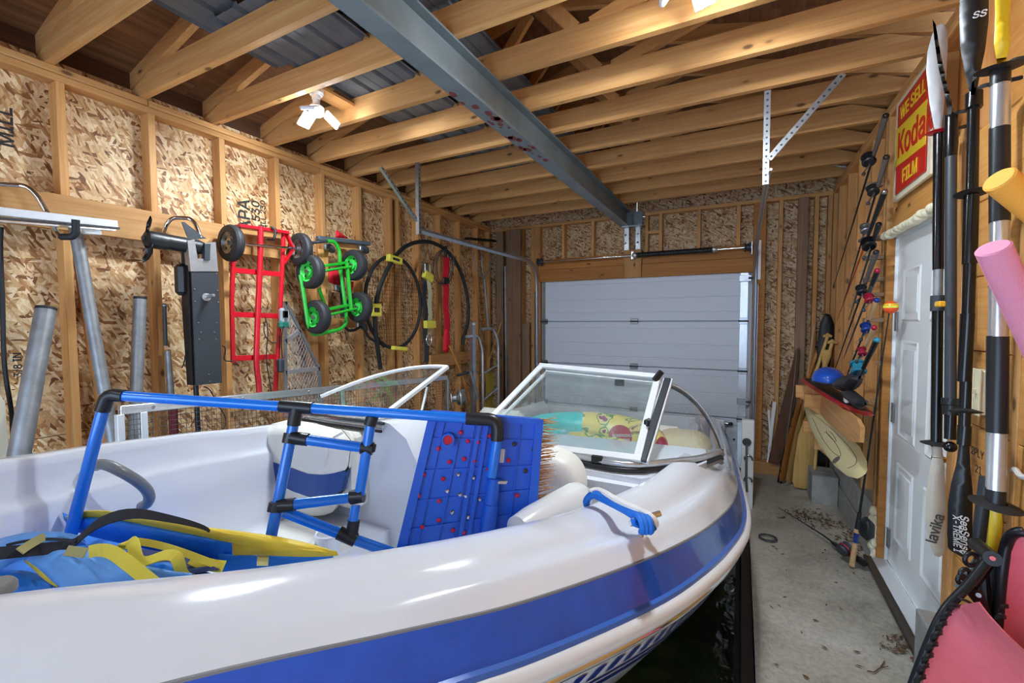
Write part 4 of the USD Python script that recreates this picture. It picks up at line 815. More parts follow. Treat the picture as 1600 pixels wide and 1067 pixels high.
# charger with cords
t = thing('battery_charger', 'small grey and green battery charger hanging by its cord', 'charger', at(443, 498, X=-3.0))
part(t, 'case', MB().box(at(444, 496, X=-3.0), (.05, .075, .14), ch=.016), flat('grey_case', srgb(150, 156, 158), .45), smooth=False)
part(t, 'green_base', MB().box(at(443, 507, X=-2.995), (.052, .078, .06), ch=.016), flat('teal_case', srgb(30, 110, 92), .45), smooth=False)
part(t, 'screen', MB().box(at(446, 491, X=-2.972), (.004, .04, .05), ch=.001), 'black_gloss', smooth=False)
part(t, 'plug_brick', MB().box(at(439, 571, X=-3.0), (.05, .05, .10), ch=.01), 'charcoal', smooth=False)
for pts in (((442, 513), (440, 530), (441, 560)), ((436, 524), (430, 536), (420, 532), (413, 520), (416, 500)), ((414, 495), (418, 530), (416, 560), (422, 600), (424, 640))): part(t, 'cord', MB().tube(smooth_path([at(x, y, X=-3.02) for x, y in pts], 16), .004, 5), 'black_rubber')
# green cart frame and, behind it, the furniture dolly
t = thing('cart_frame', 'green tube cart frame hung on the wall with four black tyres', 'cart', at(520, 450, X=-2.98))
X0 = -3.0; S = 3.811; c2 = lambda x, y, X=X0: at(330+x/S, 340+y/S, X=X)
part(t, 'loop_tube', MB().tube(round_corners([c2(690, 140), c2(735, 142), c2(765, 195), c2(768, 300), c2(803, 560), c2(806, 628), c2(770, 665), c2(610, 700), c2(578, 650), c2(545, 420), c2(530, 340)], .05, 6), .016, 10), 'green_paint')
part(t, 'rail', MB().tube([c2(640, 420), c2(690, 560)], .014, 8), 'green_paint'); part(t, 'rail', MB().tube([c2(808, 270, -2.96), c2(835, 560, -2.96)], .017, 8), 'green_paint')
for a, b in (((650, 290), (800, 268)), ((685, 548), (815, 520))): part(t, 'cross_plate', MB().beam(c2(*a), c2(*b), .05, .022, ch=.002), 'green_paint', smooth=False)
for a, b in (((592, 330), (840, 290)), ((620, 598), (870, 540))): part(t, 'axle', MB().cyl(c2(*a, -2.95), c2(*b, -2.95), .011), 'green_paint')
for x, y in ((592, 322), (850, 283), (628, 592), (882, 533)): wheel(t, c2(x, y, -2.95), .132, .085, .5, 'green_hub')
part(t, 'handle', MB().tube(round_corners([c2(590, 150, -3.05), c2(640, 145, -3.0), c2(700, 140, -3.0)], .02), .012, 8), 'charcoal')
t = thing('furniture_dolly', 'wooden furniture dolly with grey carpet and casters behind the green cart', 'dolly', at(530, 430, X=-3.1))
part(t, 'carpet_rail', MB().beam(c2(632, 122, -3.08), c2(940, 156, -3.08), .05, .035, ch=.004), flat('grey_carpet', srgb(82, 90, 100), .9), smooth=False)
part(t, 'plank', MB().hull([c2(x, y, X) for x, y in ((735, 145), (930, 172), (925, 205), (735, 180)) for X in (-3.10, -3.12)]), 'spruce_y', smooth=False)
part(t, 'plank', MB().hull([c2(x, y, X) for x, y in ((635, 185), (698, 190), (696, 530), (665, 530)) for X in (-3.10, -3.125)]), 'spruce_z', smooth=False)
part(t, 'plank', MB().hull([c2(x, y, X) for x, y in ((700, 600), (860, 590), (860, 655), (705, 660)) for X in (-3.10, -3.125)]), 'spruce_y', smooth=False)
part(t, 'plank', MB().hull([c2(x, y, X) for x, y in ((760, 250), (790, 250), (800, 590), (770, 590)) for X in (-3.09, -3.12)]), 'charcoal', smooth=False)
for x, y in ((700, 178), (905, 185), (760, 420), (890, 640)):
    k = part(t, 'caster', MB().lathe([(0, -.014), (.032, -.014), (.04, -.008), (.04, .008), (.032, .014), (0, .014)], c2(x+12, y+6, -3.04), (0, .8, .6), 20), 'charcoal')
    part(k, 'fork', MB().box(c2(x-12, y-2, -3.06), (.03, .05, .05), ch=.008), 'zinc', smooth=False)
t = thing('red_bag', 'bright red cloth bag tucked behind the green cart frame', 'bag', at(525, 440, X=-3.12))
for pix in (((742, 78), (752, 76), (822, 126), (738, 118)), ((698, 322), (750, 310), (775, 370), (776, 415), (700, 385)), ((815, 378), (850, 380), (838, 445), (815, 430))):
    part(t, 'fold', pillow(*plane_poly([(330+x/S, 340+y/S) for x, y in pix], X=-3.125), .02, .03, .012), 'red_cloth', smooth=60)
one('hose_end', MB().tube(smooth_path([c2(x, y, -3.05) for x, y in ((800, 655), (880, 655), (920, 640), (925, 690), (985, 740), (1029, 770))], 24), .013, 8), 'black_rubber', 'black hose end below the green cart', 'hose')
# expanded metal ramp
t = thing('mesh_ramp', 'galvanised mesh ramp leaning behind the boat, right of the red hand truck', 'ramp', at(470, 560, X=-3.0))
o = plane_poly([(330+x/S, 340+y/S) for x, y in ((440, 500), (462, 540), (642, 900), (655, 1180), (440, 1180))], X=-2.98)
from shapely.geometry import Polygon, LineString
PG = Polygon(o[0]); m = MB(); x0, y0, x1, y1 = PG.bounds
for k in range(130):
    for L_ in (LineString([(x0-2+k*.026, y0), (x0-2+k*.026+(y1-y0)*.5, y1)]), LineString([(x0+k*.026, y0), (x0+k*.026-(y1-y0)*.5, y1)])):
        g = L_.intersection(PG)
        for s_ in getattr(g, 'geoms', [g]):
            if s_.is_empty or s_.geom_type != 'LineString': continue
            (a0, b0), (a1, b1) = s_.coords[0], s_.coords[-1]; m.tube([o[1]+a0*o[2]+b0*o[3], o[1]+a1*o[2]+b1*o[3]], .0026, 4)
part(t, 'mesh', m, 'zinc', kind='stuff'); r_ = [o[1]+a*o[2]+b*o[3] for a, b in o[0]]
for a, b in zip(r_, r_[1:]+r_[:1]): part(t, 'edge_bar', MB().beam(a, b, .02, .02), 'zinc', smooth=False)
for f in (.35, .62): part(t, 'cross_bar', MB().beam(r_[0]*(1-f)+r_[4]*f, r_[1]*(1-f)+r_[2]*f if f < .5 else r_[2], .02, .03), 'alu', smooth=False)
# long wire mesh cage
t = thing('wire_cage', 'long aluminium framed wire mesh cage behind the far side of the boat', 'cage', at(420, 640, X=-2.75))
c0, c1 = at(186, 641, X=-2.72), at(698, 590, X=-2.72)
part(t, 'top_rail', MB().beam(c0, c1, .03, .045, ch=.003), 'alu', smooth=False)
for k in range(6):
    p = c0+(c1-c0)*(.05+.17*k); part(t, 'rivet', MB().lathe([(.009, 0), (.006, .004), (0, .005)], p+[.0152, 0, 0], (1, 0, 0), 8), 'hinge_steel')
dz = np.array([0, 0, -.55])
for f in (.0, .035, .5, 1.0): p = c0+(c1-c0)*f; part(t, 'upright', MB().beam(p-[0, 0, .02], p+dz, .03, .035, up=(1, 0, 0), ch=.002), 'alu_white' if f < .1 else 'alu', smooth=False)
part(t, 'bottom_rail', MB().beam(c0+dz, c1+dz, .03, .03), 'alu', smooth=False)
m = MB(); n_ = 104
for k in range(n_+1): p = c0+(c1-c0)*k/n_+[.012, 0, 0]; m.tube([p, p+dz], .0014, 3)
for k in range(22): p = dz*k/21+[.014, 0, 0]; m.tube([c0+p, c1+p], .0014, 3)
part(t, 'wire_mesh', m, 'zinc_dark', kind='stuff')
# round net with yellow tags, hose loop, straps
S3 = 3.555; c3 = lambda x, y, X=-3.08: at(560+x/S3, 360+y/S3, X=X)
t = thing('hoop_net', 'black hoop with brown netting and five yellow foam tags on the wall', 'net', c3(200, 400))
c = c3(203, 400); R_ = .45; ry = .45
yw = abs(c3(350, 400)[1]-c3(45, 400)[1])/2
ring = [c+[0, yw*math.cos(a), .455*math.sin(a)] for a in np.linspace(0, 2*PI, 48, endpoint=False)]
part(t, 'hoop', MB().tube(ring, .017, 8, closed=True), 'black_rubber'); m = MB()
for k in range(-11, 12):
    f = k/12; h = math.sqrt(1-f*f)
    m.tube([c+[.012*math.cos(j)*1, yw*f, .455*h*g] for j, g in enumerate(np.linspace(-1, 1, 7))], .0016, 3)
    m.tube([c+[.012*math.sin(j), yw*h*g, .455*f] for j, g in enumerate(np.linspace(-1, 1, 7))], .0016, 3)
part(t, 'netting', m, flat('net_brown', srgb(74, 48, 34), .9), kind='stuff')
for x, y, w, h, a in ((200, 162, .19, .07, -.1), (386, 255, .15, .085, -.35), (92, 442, .13, .12, 0), (397, 522, .17, .085, .0), (228, 656, .20, .04, -.12)):
    p = c3(x, y, -3.04); u = np.array([0, math.cos(a), math.sin(a)]); tg = part(t, 'foam_tag', MB().box(p, [w, h, .05], ax=[u, np.cross([1, 0, 0], u), (1, 0, 0)], ch=.006), 'yellow_tag', smooth=False)
    if y < 200 or x < 100: part(tg, 'printed_mark', MB().box(p+[.0255, 0, 0], [w*.5, h*.35, .001], ax=[u, np.cross([1, 0, 0], u), (1, 0, 0)]), 'stamp_ink', smooth=False)
one('hose_loop', MB().tube(smooth_path([c3(x, y, -3.05) for x, y in ((122, 770), (105, 640), (93, 520), (105, 370), (150, 240), (225, 120), (300, 72), (375, 62), (450, 85), (520, 145), (575, 250), (605, 370), (610, 490), (590, 580), (580, 630))], 60), .021, 8), 'black_rubber', 'large loop of black hose over the hoop net', 'hose')
one('wire_coil', MB().tube([c3(458+48*math.cos(a), 205+95*math.sin(a), -3.07)+[.004*a, 0, 0] for a in np.linspace(0, 6*PI, 60)], .005, 5), 'charcoal', 'coil of thin wire hanging under the hose loop', 'wire')
def band(pix, X, w, name, m, lb, cat, extra=None):
    t = thing(name, lb, cat, c3(*pix[0], X)); p = smooth_path([c3(x, y, X) for x, y in pix], 24); p[:, 0] += .008*np.sin(np.arange(24)*.7)
    part(t, 'webbing', MB().grid(np.array([[q-[0, w/2, 0], q+[0, w/2, 0]] for q in p])[:, ::-1], .005), m); return t
t = band([(485, 145), (485, 250), (484, 330), (488, 450), (490, 560)], -3.05, .11, 'red_strap', 'red_cloth', 'red webbing strap with black buckle hanging from the hose hook', 'strap')
part(t, 'buckle', MB().box(c3(487, 278, -3.03), (.02, .12, .07), ch=.008), 'black_plastic', smooth=False)
part(t, 'bunched_end', pillow(*plane_poly([(560+x/S3, 360+y/S3) for x, y in ((478, 540), (500, 545), (508, 640), (492, 682), (470, 670), (470, 620))], X=-3.05), .03, .04, .015), 'red_cloth')
part(t, 'hook', MB().tube(round_corners([c3(484, 95, -3.10), c3(484, 120, -3.0), c3(484, 148, -3.0)], .02), .018, 8), 'black_rubber')
t = band([(368, 190), (368, 420), (372, 560), (378, 730)], -3.07, .075, 'black_strap', 'charcoal', 'black webbing strap hanging right of the hoop net', 'strap')
t = band([(385, 185), (393, 300), (398, 420), (395, 500)], -3.04, .06, 'cream_strap', 'cream_strap', 'cream webbing strap with carabiner beside the hoop net', 'strap')
part(t, 'carabiner', MB().tube([c3(392+14*math.cos(a), 605+32*math.sin(a), -3.04) for a in np.linspace(0, 2*PI, 20, endpoint=False)], .007, 6, closed=True), 'chrome')
part(t, 'ratchet', MB().box(c3(374, 210, -3.04), (.04, .07, .12), ch=.01), 'hinge_steel', smooth=False)
# things in the far left corner
t = thing('pitchfork', 'grey pitchfork hung head up near the far left corner', 'fork', c3(700, 300))
for x in (640, 685, 735): part(t, 'tine', MB().tube(smooth_path([c3(x, 125, -3.08), c3((x+700)/2+(x-700)*.35, 200, -3.06), c3(700, 270, -3.06)], 10), .009, 6), 'galv_pipe')
part(t, 'handle', MB().cyl(c3(700, 270, -3.06), c3(722, 545, -3.04), .016), 'galv_pipe'); part(t, 'wall_bar', MB().beam(c3(600, 45, -3.1), c3(765, 60, -3.1), .05, .03), 'black_plastic', smooth=False)
t = thing('winch_post', 'galvanised post with a hand winch standing behind the boat', 'winch', c3(635, 980, -2.85))
part(t, 'post', MB().bx(*sorted((c3(635, 700, -2.85)[0]-.03, c3(635, 700, -2.85)[0]+.03)), c3(635, 700, -2.85)[1]-.03, c3(635, 700, -2.85)[1]+.03, -.1, c3(635, 505, -2.85)[2], ch=.004), 'zinc', smooth=False)
w = c3(540, 930, -2.72); k = part(t, 'winch_drum', MB().lathe([(0, -.06), (.10, -.06), (.11, -.055), (.11, -.045), (.04, -.04), (.04, .04), (.11, .045), (.11, .055), (0, .06)], w, (.75, .6, .1), 28), 'alu')
part(k, 'gear', MB().lathe([(0, 0), (.055, 0), (.055, .02), (0, .025)], w+np.array([.08, -.01, .02]), (.8, -.5, .1), 20), 'hinge_steel'); part(k, 'side_frame', MB().box(w+np.array([.02, .08, 0]), (.03, .16, .16), ch=.02), 'hinge_steel', smooth=False)
part(t, 'strut', MB().cyl(c3(620, 780, -2.82), c3(665, 940, -2.78), .018), 'galv_pipe'); part(t, 'strut', MB().cyl(c3(550, 805, -2.84), c3(640, 780, -2.84), .016), 'charcoal')
part(t, 'bolt_head', MB().cyl(c3(640, 520, -2.82), c3(640, 520, -2.80), .018, n=6), 'hinge_steel')
t = thing('hand_truck', 'bare aluminium tube hand truck standing in the far left corner', 'hand truck', c3(740, 980, -2.8))
for a, b, c_ in (((600, 590), (690, 660), (692, 1100)), ((682, 548), (776, 620), (778, 1100))):
    part(t, 'bent_tube', MB().tube(round_corners([c3(*a, -2.85), c3((a[0]+b[0])/2+20, a[1]-5, -2.85), c3(*b, -2.83), c3(*c_, -2.80)], .12, 8), .019, 10), 'alu')
for y in (745, 900): part(t, 'cross_bar', MB().cyl(c3(691, y+45 if y > 800 else y+50, -2.83), c3(777, y-30 if y > 800 else y, -2.83), .014), 'alu')
for k, (x, y0, y1, lb) in enumerate(((815, 200, 960, 'tall thin galvanised pole leaning in the far left corner'), (826, 240, 950, 'thin grey conduit beside the tall galvanised pole'))):
    one('metal_pole', MB().cyl(c3(x, y0, -2.9), [*c3(x+8, y1, -2.86)[:2], -.1], .016-.003*k), 'galv_pipe', lb, 'pole')
one('rope_nail', MB().cyl((XL-.02, c3(725, 790, -3.0)[1], c3(725, 790, -3.0)[2]), (-2.98, c3(725, 790, -3.0)[1], c3(725, 790, -3.0)[2]+.01), .008), 'hinge_steel', 'steel nail in the wall holding the yellow rope', 'nail')
t = thing('yellow_rope', 'bundle of yellow rope hanging in the far left corner', 'rope', c3(725, 900, -3.0))
for k in range(6): part(t, 'strand', MB().tube(smooth_path([c3(705+9*k, 790, -3.0), c3(712+7*k+4*math.sin(k), 880, -2.98), c3(700+9*k, 990, -2.98)], 10), .008, 5), flat('rope_yellow', srgb(196, 184, 70), .8) if k == 0 else 'rope_yellow')
t = thing('oar', 'orange brown wooden handle leaning behind the winch', 'oar', c3(560, 800, -2.95)); part(t, 'shaft', MB().cyl(c3(505, 640, -3.0), c3(575, 800, -2.92), .014), 'amber_header'); part(t, 'grip', MB().cyl(c3(575, 800, -2.92), c3(640, 1010, -2.88), .02), 'amber_header')
one('wood_stick', MB().cyl(c3(803, 485, -2.98), c3(725, 725, -2.95), .009), 'paddle_wood', 'thin wooden stick leaning in the far left corner', 'stick')
for x0, x1, yt, m, lb, Y in ((791, 813, 330, 'old_wood_z', 'tall grey brown plank standing beside the slip door', 5.36), (815, 827, 505, 'old_wood_z', 'short brown plank standing next to the king stud', 5.42), (776, 786, 345, 'old_wood_z', 'narrow brown plank standing in the far left corner', 5.40)):
    a, b = at(x0, 480, Y=Y), at(x1, 480, Y=Y); one('plank', MB().bx(a[0], b[0], Y, Y+.035, -.12, min(at(x0, yt, Y=Y)[2], 2.80), ch=.003), m, lb, 'plank', smooth=False)
# ================================================================ along the right wall
# sign
t = thing('tin_sign', 'red and yellow tin film sign mounted high on the right wall', 'sign', (.76, 3.0, 2.5))
SX = .762
part(t, 'backing_board', MB().bx(SX+.004, SX+.022, 2.74, 3.31, 2.235, 2.79, ch=.002), 'pale_board', smooth=False)
yl, yr = 3.245, 2.79; zt, zb_ = 2.755, 2.265
flat('sign_red', srgb(206, 34, 30), .3); flat('sign_yellow', srgb(238, 200, 44), .3)
part(t, 'sign_plate', MB().ext([(0, 0), (yl-yr, 0), (yl-yr, zt-zb_), (0, zt-zb_)], (SX, yl, zb_), (0, -1, 0), (0, 0, 1), .003), 'sign_red', smooth=False)
part(t, 'yellow_band', MB().ext([(-.012, .155), (yl-yr+.0, .125), (yl-yr, .335), (-.012, .365)], (SX-.003, yl, zb_), (0, -1, 0), (0, 0, 1), .0015), 'sign_yellow', smooth=False)
text_on(t, 'lettering', 'WE SELL', .066, (SX-.004, yl-.045, zb_+.395), (0, -1, -.03), (0, 0, 1), 'sign_yellow', bold=True)
text_on(t, 'lettering', 'Kodak', .128, (SX-.0055, yl-.022, zb_+.195), (0, -1, -.05), (0, 0, 1), 'sign_red', bold=True)
text_on(t, 'lettering', 'FILM', .07, (SX-.004, yl-.115, zb_+.035), (0, -1, -.03), (0, 0, 1), 'sign_yellow', bold=True)
# paddles
def vtube(t, name, pix, X, r, m, n=14, **kw): return part(t, name, MB().tube([at(x, y, X=X) for x, y in pix], r, n), m, smooth=50, **kw)
def blade(t, pix, Y, m, h=.012, **kw): return part(t, 'blade', pillow(*plane_poly(pix, Y=Y), h, .03, .015, back=.5), m, smooth=60, **kw)
def ringd(t, p, r, m, tilt=(0, 0, 1), name='drip_ring'): part(t, name, MB().lathe([(.4*r, -.006), (r*.8, -.004), (r, .0), (r*.8, .004), (.4*r, .010)], p, tilt, 20), m)
def hook(t, p, m='zinc_dark'): part(t, 'wall_hook', MB().tube(round_corners([p+[0, .03, 0], p+[.0, -.035, 0], p+[.03, -.035, 0], [XR, p[1]-.02, p[2]+.01]], .02), .007, 6), m, label='grey wall hook')
flat('blade_cream', srgb(196, 186, 170), .4); flat('blade_grey', srgb(178, 176, 176), .4); flat('paddle_yellow', srgb(234, 196, 40), .35); flat('ink_grey', srgb(70, 70, 70), .6); flat('ink_white', srgb(230, 230, 230), .6)
X = .70
t = thing('kayak_paddle', 'kayak paddle with grey and cream blades hanging left of the others', 'paddle', at(1466, 500, X=X))
y1 = at(1466, 300, X=X)[1]
blade(t, [(1471, 203), (1460, 203), (1452, 160), (1447, 110), (1449, 80), (1457, 52), (1466, 38), (1474, 36), (1480, 45), (1481, 70), (1478, 130), (1474, 180)], y1, 'blade_grey')
blade(t, [(1459, 702), (1470, 702), (1476, 730), (1478, 790), (1477, 860), (1470, 871), (1460, 868), (1452, 850), (1446, 810), (1447, 770), (1452, 735)], y1, 'blade_cream')
vtube(t, 'shaft', [(1467, 208), (1466, 421)], X, .0175, 'black_gloss'); vtube(t, 'clear_sleeve', [(1466, 420), (1465.5, 463)], X, .015, 'galv_pipe'); vtube(t, 'shaft', [(1465, 480), (1463, 698)], X, .0175, 'black_gloss')
vtube(t, 'clamp', [(1465.5, 462), (1465, 486)], X, .023, 'charcoal'); part(t, 'clamp_lever', MB().box(at(1469, 475, X=X-.03), (.02, .05, .022), ch=.004), flat('lever_yellow', srgb(230, 170, 40), .4), smooth=False)
ringd(t, at(1467, 206, X=X), .042, 'red_paint'); ringd(t, at(1463, 693, X=X), .05, 'black_rubber'); vtube(t, 'neck', [(1463, 695), (1465, 715)], X, .016, 'blade_cream')
text_on(t, 'lettering', 'lavika', .034, at(1460, 848, Y=y1)+[0, -.016, 0], (.18, 0, 1), (-1, 0, .18), 'ink_grey', bold=True)
hook(t, at(1474, 208, X=X+.02))
t = thing('boat_hook_pole', 'black telescopic pole with narrow dark top blade and ball end', 'pole', at(1487, 500, X=.72))
X2 = .72; y2 = at(1487, 300, X=X2)[1]
part(t, 'blade', pillow(*plane_poly([(1457, 30), (1462, 38), (1470, 85), (1480, 130), (1488, 160), (1493, 183), (1481, 183), (1477, 150), (1466, 105), (1460, 62)], Y=y2), .012, .012, .008, back=.6), 'black_gloss')
vtube(t, 'upper_sleeve', [(1486, 180), (1486, 226), (1486, 245)], X2, [.021, .021, .018], 'black_gloss'); vtube(t, 'shaft', [(1486, 240), (1485, 624)], X2, .0175, 'charcoal')
vtube(t, 'collar', [(1485, 622), (1485, 632), (1485, 633), (1485, 648)], X2, [.027, .027, .024, .024], 'black_plastic'); vtube(t, 'lower_shaft', [(1485, 648), (1484.5, 686)], X2, .0175, 'black_gloss'); part(t, 'ball_end', MB().ball(at(1484.5, 698, X=X2), .021, 2), 'black_gloss')
hook(t, at(1490, 181, X=X2+.01))
t = thing('kayak_paddle', 'all black kayak paddle with white lettering on the lower blade', 'paddle', at(1517, 500, X=.68))
X3 = .68; y3 = at(1518, 400, X=X3)[1]
bl = blade(t, [(1514, 143), (1508, 115), (1500, 75), (1499, 30), (1500, -30), (1506, -52), (1536, -52), (1545, -20), (1545, 30), (1540, 75), (1532, 112), (1526, 145)], y3, 'black_plastic', h=.02)
part(t, 'blade_rib', pillow(*plane_poly([(1516, 148), (1524, 90), (1527, 0), (1530, -20), (1532, 0), (1531, 90), (1524, 148)], Y=y3-.012), .016, .012, .01), 'black_plastic', smooth=60)
blade(t, [(1499, 690), (1515, 690), (1516, 725), (1520, 770), (1519, 856), (1513, 873), (1506, 872), (1481, 858), (1480, 835), (1481, 785), (1486, 755), (1494, 725)], y3, 'black_plastic', h=.018)
for a, b, r in (((1522, 145), (1522, 168), .022), ((1521, 160), (1519, 300), .0155), ((1518, 305), (1515, 412), .0195), ((1515, 412), (1513, 490), .0165), ((1512, 490), (1507, 596), .0185), ((1509, 596), (1507, 668), .0155), ((1507, 665), (1506, 695), .018)): vtube(t, 'shaft', [a, b], X3, r, 'black_gloss')
for x, y, r in ((1518, 302, .045), (1508, 643, .045)): ringd(t, at(x, y, X=X3), r, 'black_rubber', (0, .2, 1))
text_on(t, 'lettering', 'X-TREME I', .017, at(1485, 800, Y=y3)+[0, -.02, 0], (.05, 0, -1), (1, 0, .05), 'ink_white', bold=True, shear=.2)
text_on(t, 'lettering', 'SunSpray', .030, at(1494, 798, Y=y3)+[0, -.02, 0], (.05, 0, -1), (1, 0, .05), 'ink_white', bold=True, shear=.2) if False else text_on(t, 'lettering', 'SeaSense', .021, at(1496, 800, Y=y3)+[0, -.021, 0], (.05, 0, -1), (1, 0, .05), 'ink_white', bold=True, shear=.25)
text_on(t, 'lettering', 'SS', .02, at(1513, 36, Y=y3)+[0, -.022, 0], (1, 0, 0), (0, 0, 1), 'ink_white', bold=True, shear=.2)
hook(t, at(1526, 142, X=X3+.02))
t = thing('kayak_paddle', 'kayak paddle with yellow blades and silver sleeves, nearest the viewer', 'paddle', at(1562, 500, X=.66))
X4 = .66; y4 = at(1562, 400, X=X4)[1]
blade(t, [(1558, 100), (1553, 70), (1555, 20), (1553, -40), (1560, -70), (1575, -70), (1580, -20), (1578, 30), (1579, 60), (1577, 80), (1570, 98)], y4, 'paddle_yellow', h=.016)
blade(t, [(1548, 790), (1564, 790), (1567, 815), (1564, 850), (1562, 905), (1552, 920), (1546, 900), (1545, 840)], y4, 'paddle_yellow', h=.016)
for a, b, r, m in (((1563, 105), (1563, 133), .022, 'black_plastic'), ((1563, 132), (1563, 200), .0215, 'alu'), ((1562, 198), (1562, 347), .0225, 'black_plastic'), ((1562, 346), (1560, 526), .021, 'alu'), ((1559, 525), (1558, 676), .0235, 'black_plastic'), ((1557, 675), (1556, 765), .0215, 'alu'), ((1556, 763), (1555.5, 790), .0215, 'black_plastic')): vtube(t, 'shaft', [a, b], X4, r, m)
ringd(t, at(1562, 107, X=X4), .055, 'black_rubber', (0, -.1, 1)); ringd(t, at(1555.5, 789, X=X4), .058, 'black_rubber', (.1, -.1, 1))
part(t, 'spring_button', MB().cyl(at(1553, 447, X=X4-.01), at(1547, 448, X=X4-.03), .005), 'chrome'); hook(t, at(1572, 104, X=X4+.02))
one('grey_pole', MB().cyl(at(1541, 745, X=.76), at(1528, 850, X=.74), .018), 'charcoal', 'short charcoal pole leaning behind the black kayak paddle', 'pole')
one('driveway_marker', MB().cyl(at(1571, 470, X=.74), [.74, at(1568, 580, X=.74)[1]+.05, .005], .006), flat('lime', srgb(176, 214, 50), .5), 'thin lime green rod behind the yellow bladed kayak paddle', 'rod')  # plain lime green rod, lengthened down to the floor
# pool noodles
flat('noodle_orange', srgb(246, 176, 70), .8, bumps=.25, bscale=260, vary=.06, vscale=200); flat('noodle_pink', srgb(236, 150, 178), .8, bumps=.25, bscale=260, vary=.06, vscale=200)
def noodle(a, b, m, lb, r):
    d = unit(b-a); one('pool_noodle', MB().lathe([(0, .001), (.004, 0), (r-.004, -.0), (r, .004), (r, np.linalg.norm(b-a)), (0, np.linalg.norm(b-a))], a, d, 32), m, lb, 'pool noodle', smooth=40)
noodle(at(1560, 279, t=1.1), at(1690, 385, X=.77), 'noodle_orange', 'orange foam pool noodle at the right edge', .034)
noodle(at(1551, 386, t=1.06), at(1668, 640, X=.77), 'noodle_pink', 'pink foam pool noodle at the right edge', .033)
# switch, cable
t = thing('light_switch', 'ivory double switch box on the right wall between two paddles', 'switch', at(1534, 612, X=.79))
c = at(1534, 612, X=.785); part(t, 'box', MB().bx(XR-.03, XR+.004, c[1]-.045, c[1]+.045, c[2]-.08, c[2]+.08, ch=.004), 'ivory', smooth=False)
for s in (-1, 1):
    p = part(t, 'cover_plate', MB().bx(XR-.038, XR-.031, c[1]+s*.025-.021, c[1]+s*.025+.021, c[2]-.085, c[2]+.085, ch=.002), 'ivory', smooth=False)
    part(p, 'toggle', MB().box((XR-.044, c[1]+s*.025, c[2]+.005), (.016, .009, .02), ch=.002), 'ivory', smooth=False)
one('white_cable', MB().tube(smooth_path([at(1584, 736, X=.81), at(1588, 735, X=.78), at(1594, 743, X=.76), at(1603, 746, X=.75), at(1625, 744, X=.75)], 16), .008, 8), 'white_plastic', 'white cable coming out of a hole in the right wall', 'cable')
# fishing rods in the rack
def rod(t, butt, reel, tip, Xb, Xt, hm, rm, rr=.03, ro=(0, 0), spin=False, guides=4, rc='black_plastic', hl=.62):
    b, tp = at(*butt, X=Xb), at(*tip, X=Xt); rl = at(*reel, X=Xb-.03); d = unit(tp-b); L = np.linalg.norm(rl-b)*1.15
    g = part(t, 'grip', MB().lathe([(0, 0), (.014, .0), (.016, .01), (.013, L*.5), (.012, L*hl), (.009, L)], b, d, 12), hm, smooth=40)
    part(g, 'butt_cap', MB().ball(b, .0165, 1), rc)
    part(t, 'blank', MB().tube([b+d*L*.9, b+d*(L+.4), tp], [.0065, .005, .002], 6), rm)
    for k in range(guides):
        p = b+(tp-b)*(.45+.5*k/guides); part(t, 'guide', MB().tube([p+[-.012+.010*math.cos(a), 0, .010*math.sin(a)] for a in np.linspace(0, 2*PI, 8, endpoint=False)], .0014, 4, closed=True), 'hinge_steel')
    ax = unit(np.cross(d, [1, 0, 0])) if not spin else d
    w = part(t, 'reel', MB().lathe([(0, -rr), (rr*.8, -rr), (rr, -rr*.8), (rr, -rr*.55), (rr*.7, -rr*.5), (rr*.7, rr*.5), (rr, rr*.55), (rr, rr*.8), (rr*.8, rr), (0, rr)], rl, ax, 18), rc, smooth=40)
    part(w, 'reel_foot', MB().beam(rl, b+d*(d@(rl-b)), .012, .02), 'charcoal', smooth=False)
    part(w, 'crank', MB().tube([rl+ax*rr, rl+ax*rr*1.5, rl+ax*rr*1.5+d*.05-[.02, 0, 0]], .004, 5), 'hinge_steel'); part(w, 'crank_knob', MB().ball(rl+ax*rr*1.9+d*.05-[.02, 0, 0], .011, 1), 'charcoal')
    return t
flat('cork', srgb(196, 156, 108), .8, vary=.2, vscale=60); flat('grey_foam', srgb(92, 84, 78), .85); flat('reel_blue', srgb(34, 62, 140), .3, .4); flat('reel_teal', srgb(60, 158, 186), .3, .4); flat('reel_red', srgb(170, 34, 60), .3, .3); flat('rod_orange', srgb(176, 74, 30), .4)
RODS = [((1384, 181), (1357, 249), (1302, 449), 'grey_foam', 'black_plastic', 'black_plastic', .036, 'topmost fishing rod in the rack, grey grip and black reel'),
        ((1385, 246), (1364, 297), (1319, 470), 'grey_foam', 'black_plastic', 'black_plastic', .030, 'second fishing rod from the top of the rack, under the roof plate'),
        ((1382, 300), (1352, 357), (1308, 500), 'black_plastic', 'rod_orange', 'hinge_steel', .028, 'fishing rod with orange blank and silver reel, third from the top'),
        ((1373, 351), (1357, 381), (1326, 500), 'black_plastic', 'charcoal', 'black_gloss', .036, 'fishing rod with short black grip and round black reel, fourth from the top'),
        ((1369, 394), (1346, 453), (1300, 590), 'grey_foam', 'black_plastic', 'black_plastic', .030, 'fishing rod with long grey grip beside the upper door hinge'),
        ((1371, 423), (1358, 466), (1318, 560), 'black_plastic', 'charcoal', 'reel_red', .026, 'fishing rod with maroon reel just left of the orange bobber'),
        ((1370, 469), (1353, 512), (1318, 600), 'cork', 'black_plastic', 'reel_blue', .028, 'fishing rod with blue reel and cork grip'),
        ((1366, 512), (1347, 549), (1322, 600), 'cork', 'black_plastic', 'reel_red', .024, 'fishing rod with red reel below the blue reel'),
        ((1370, 531), (1341, 574), (1318, 640), 'black_plastic', 'black_plastic', 'reel_teal', .042, 'lowest fishing rod in the rack, large teal reel')]
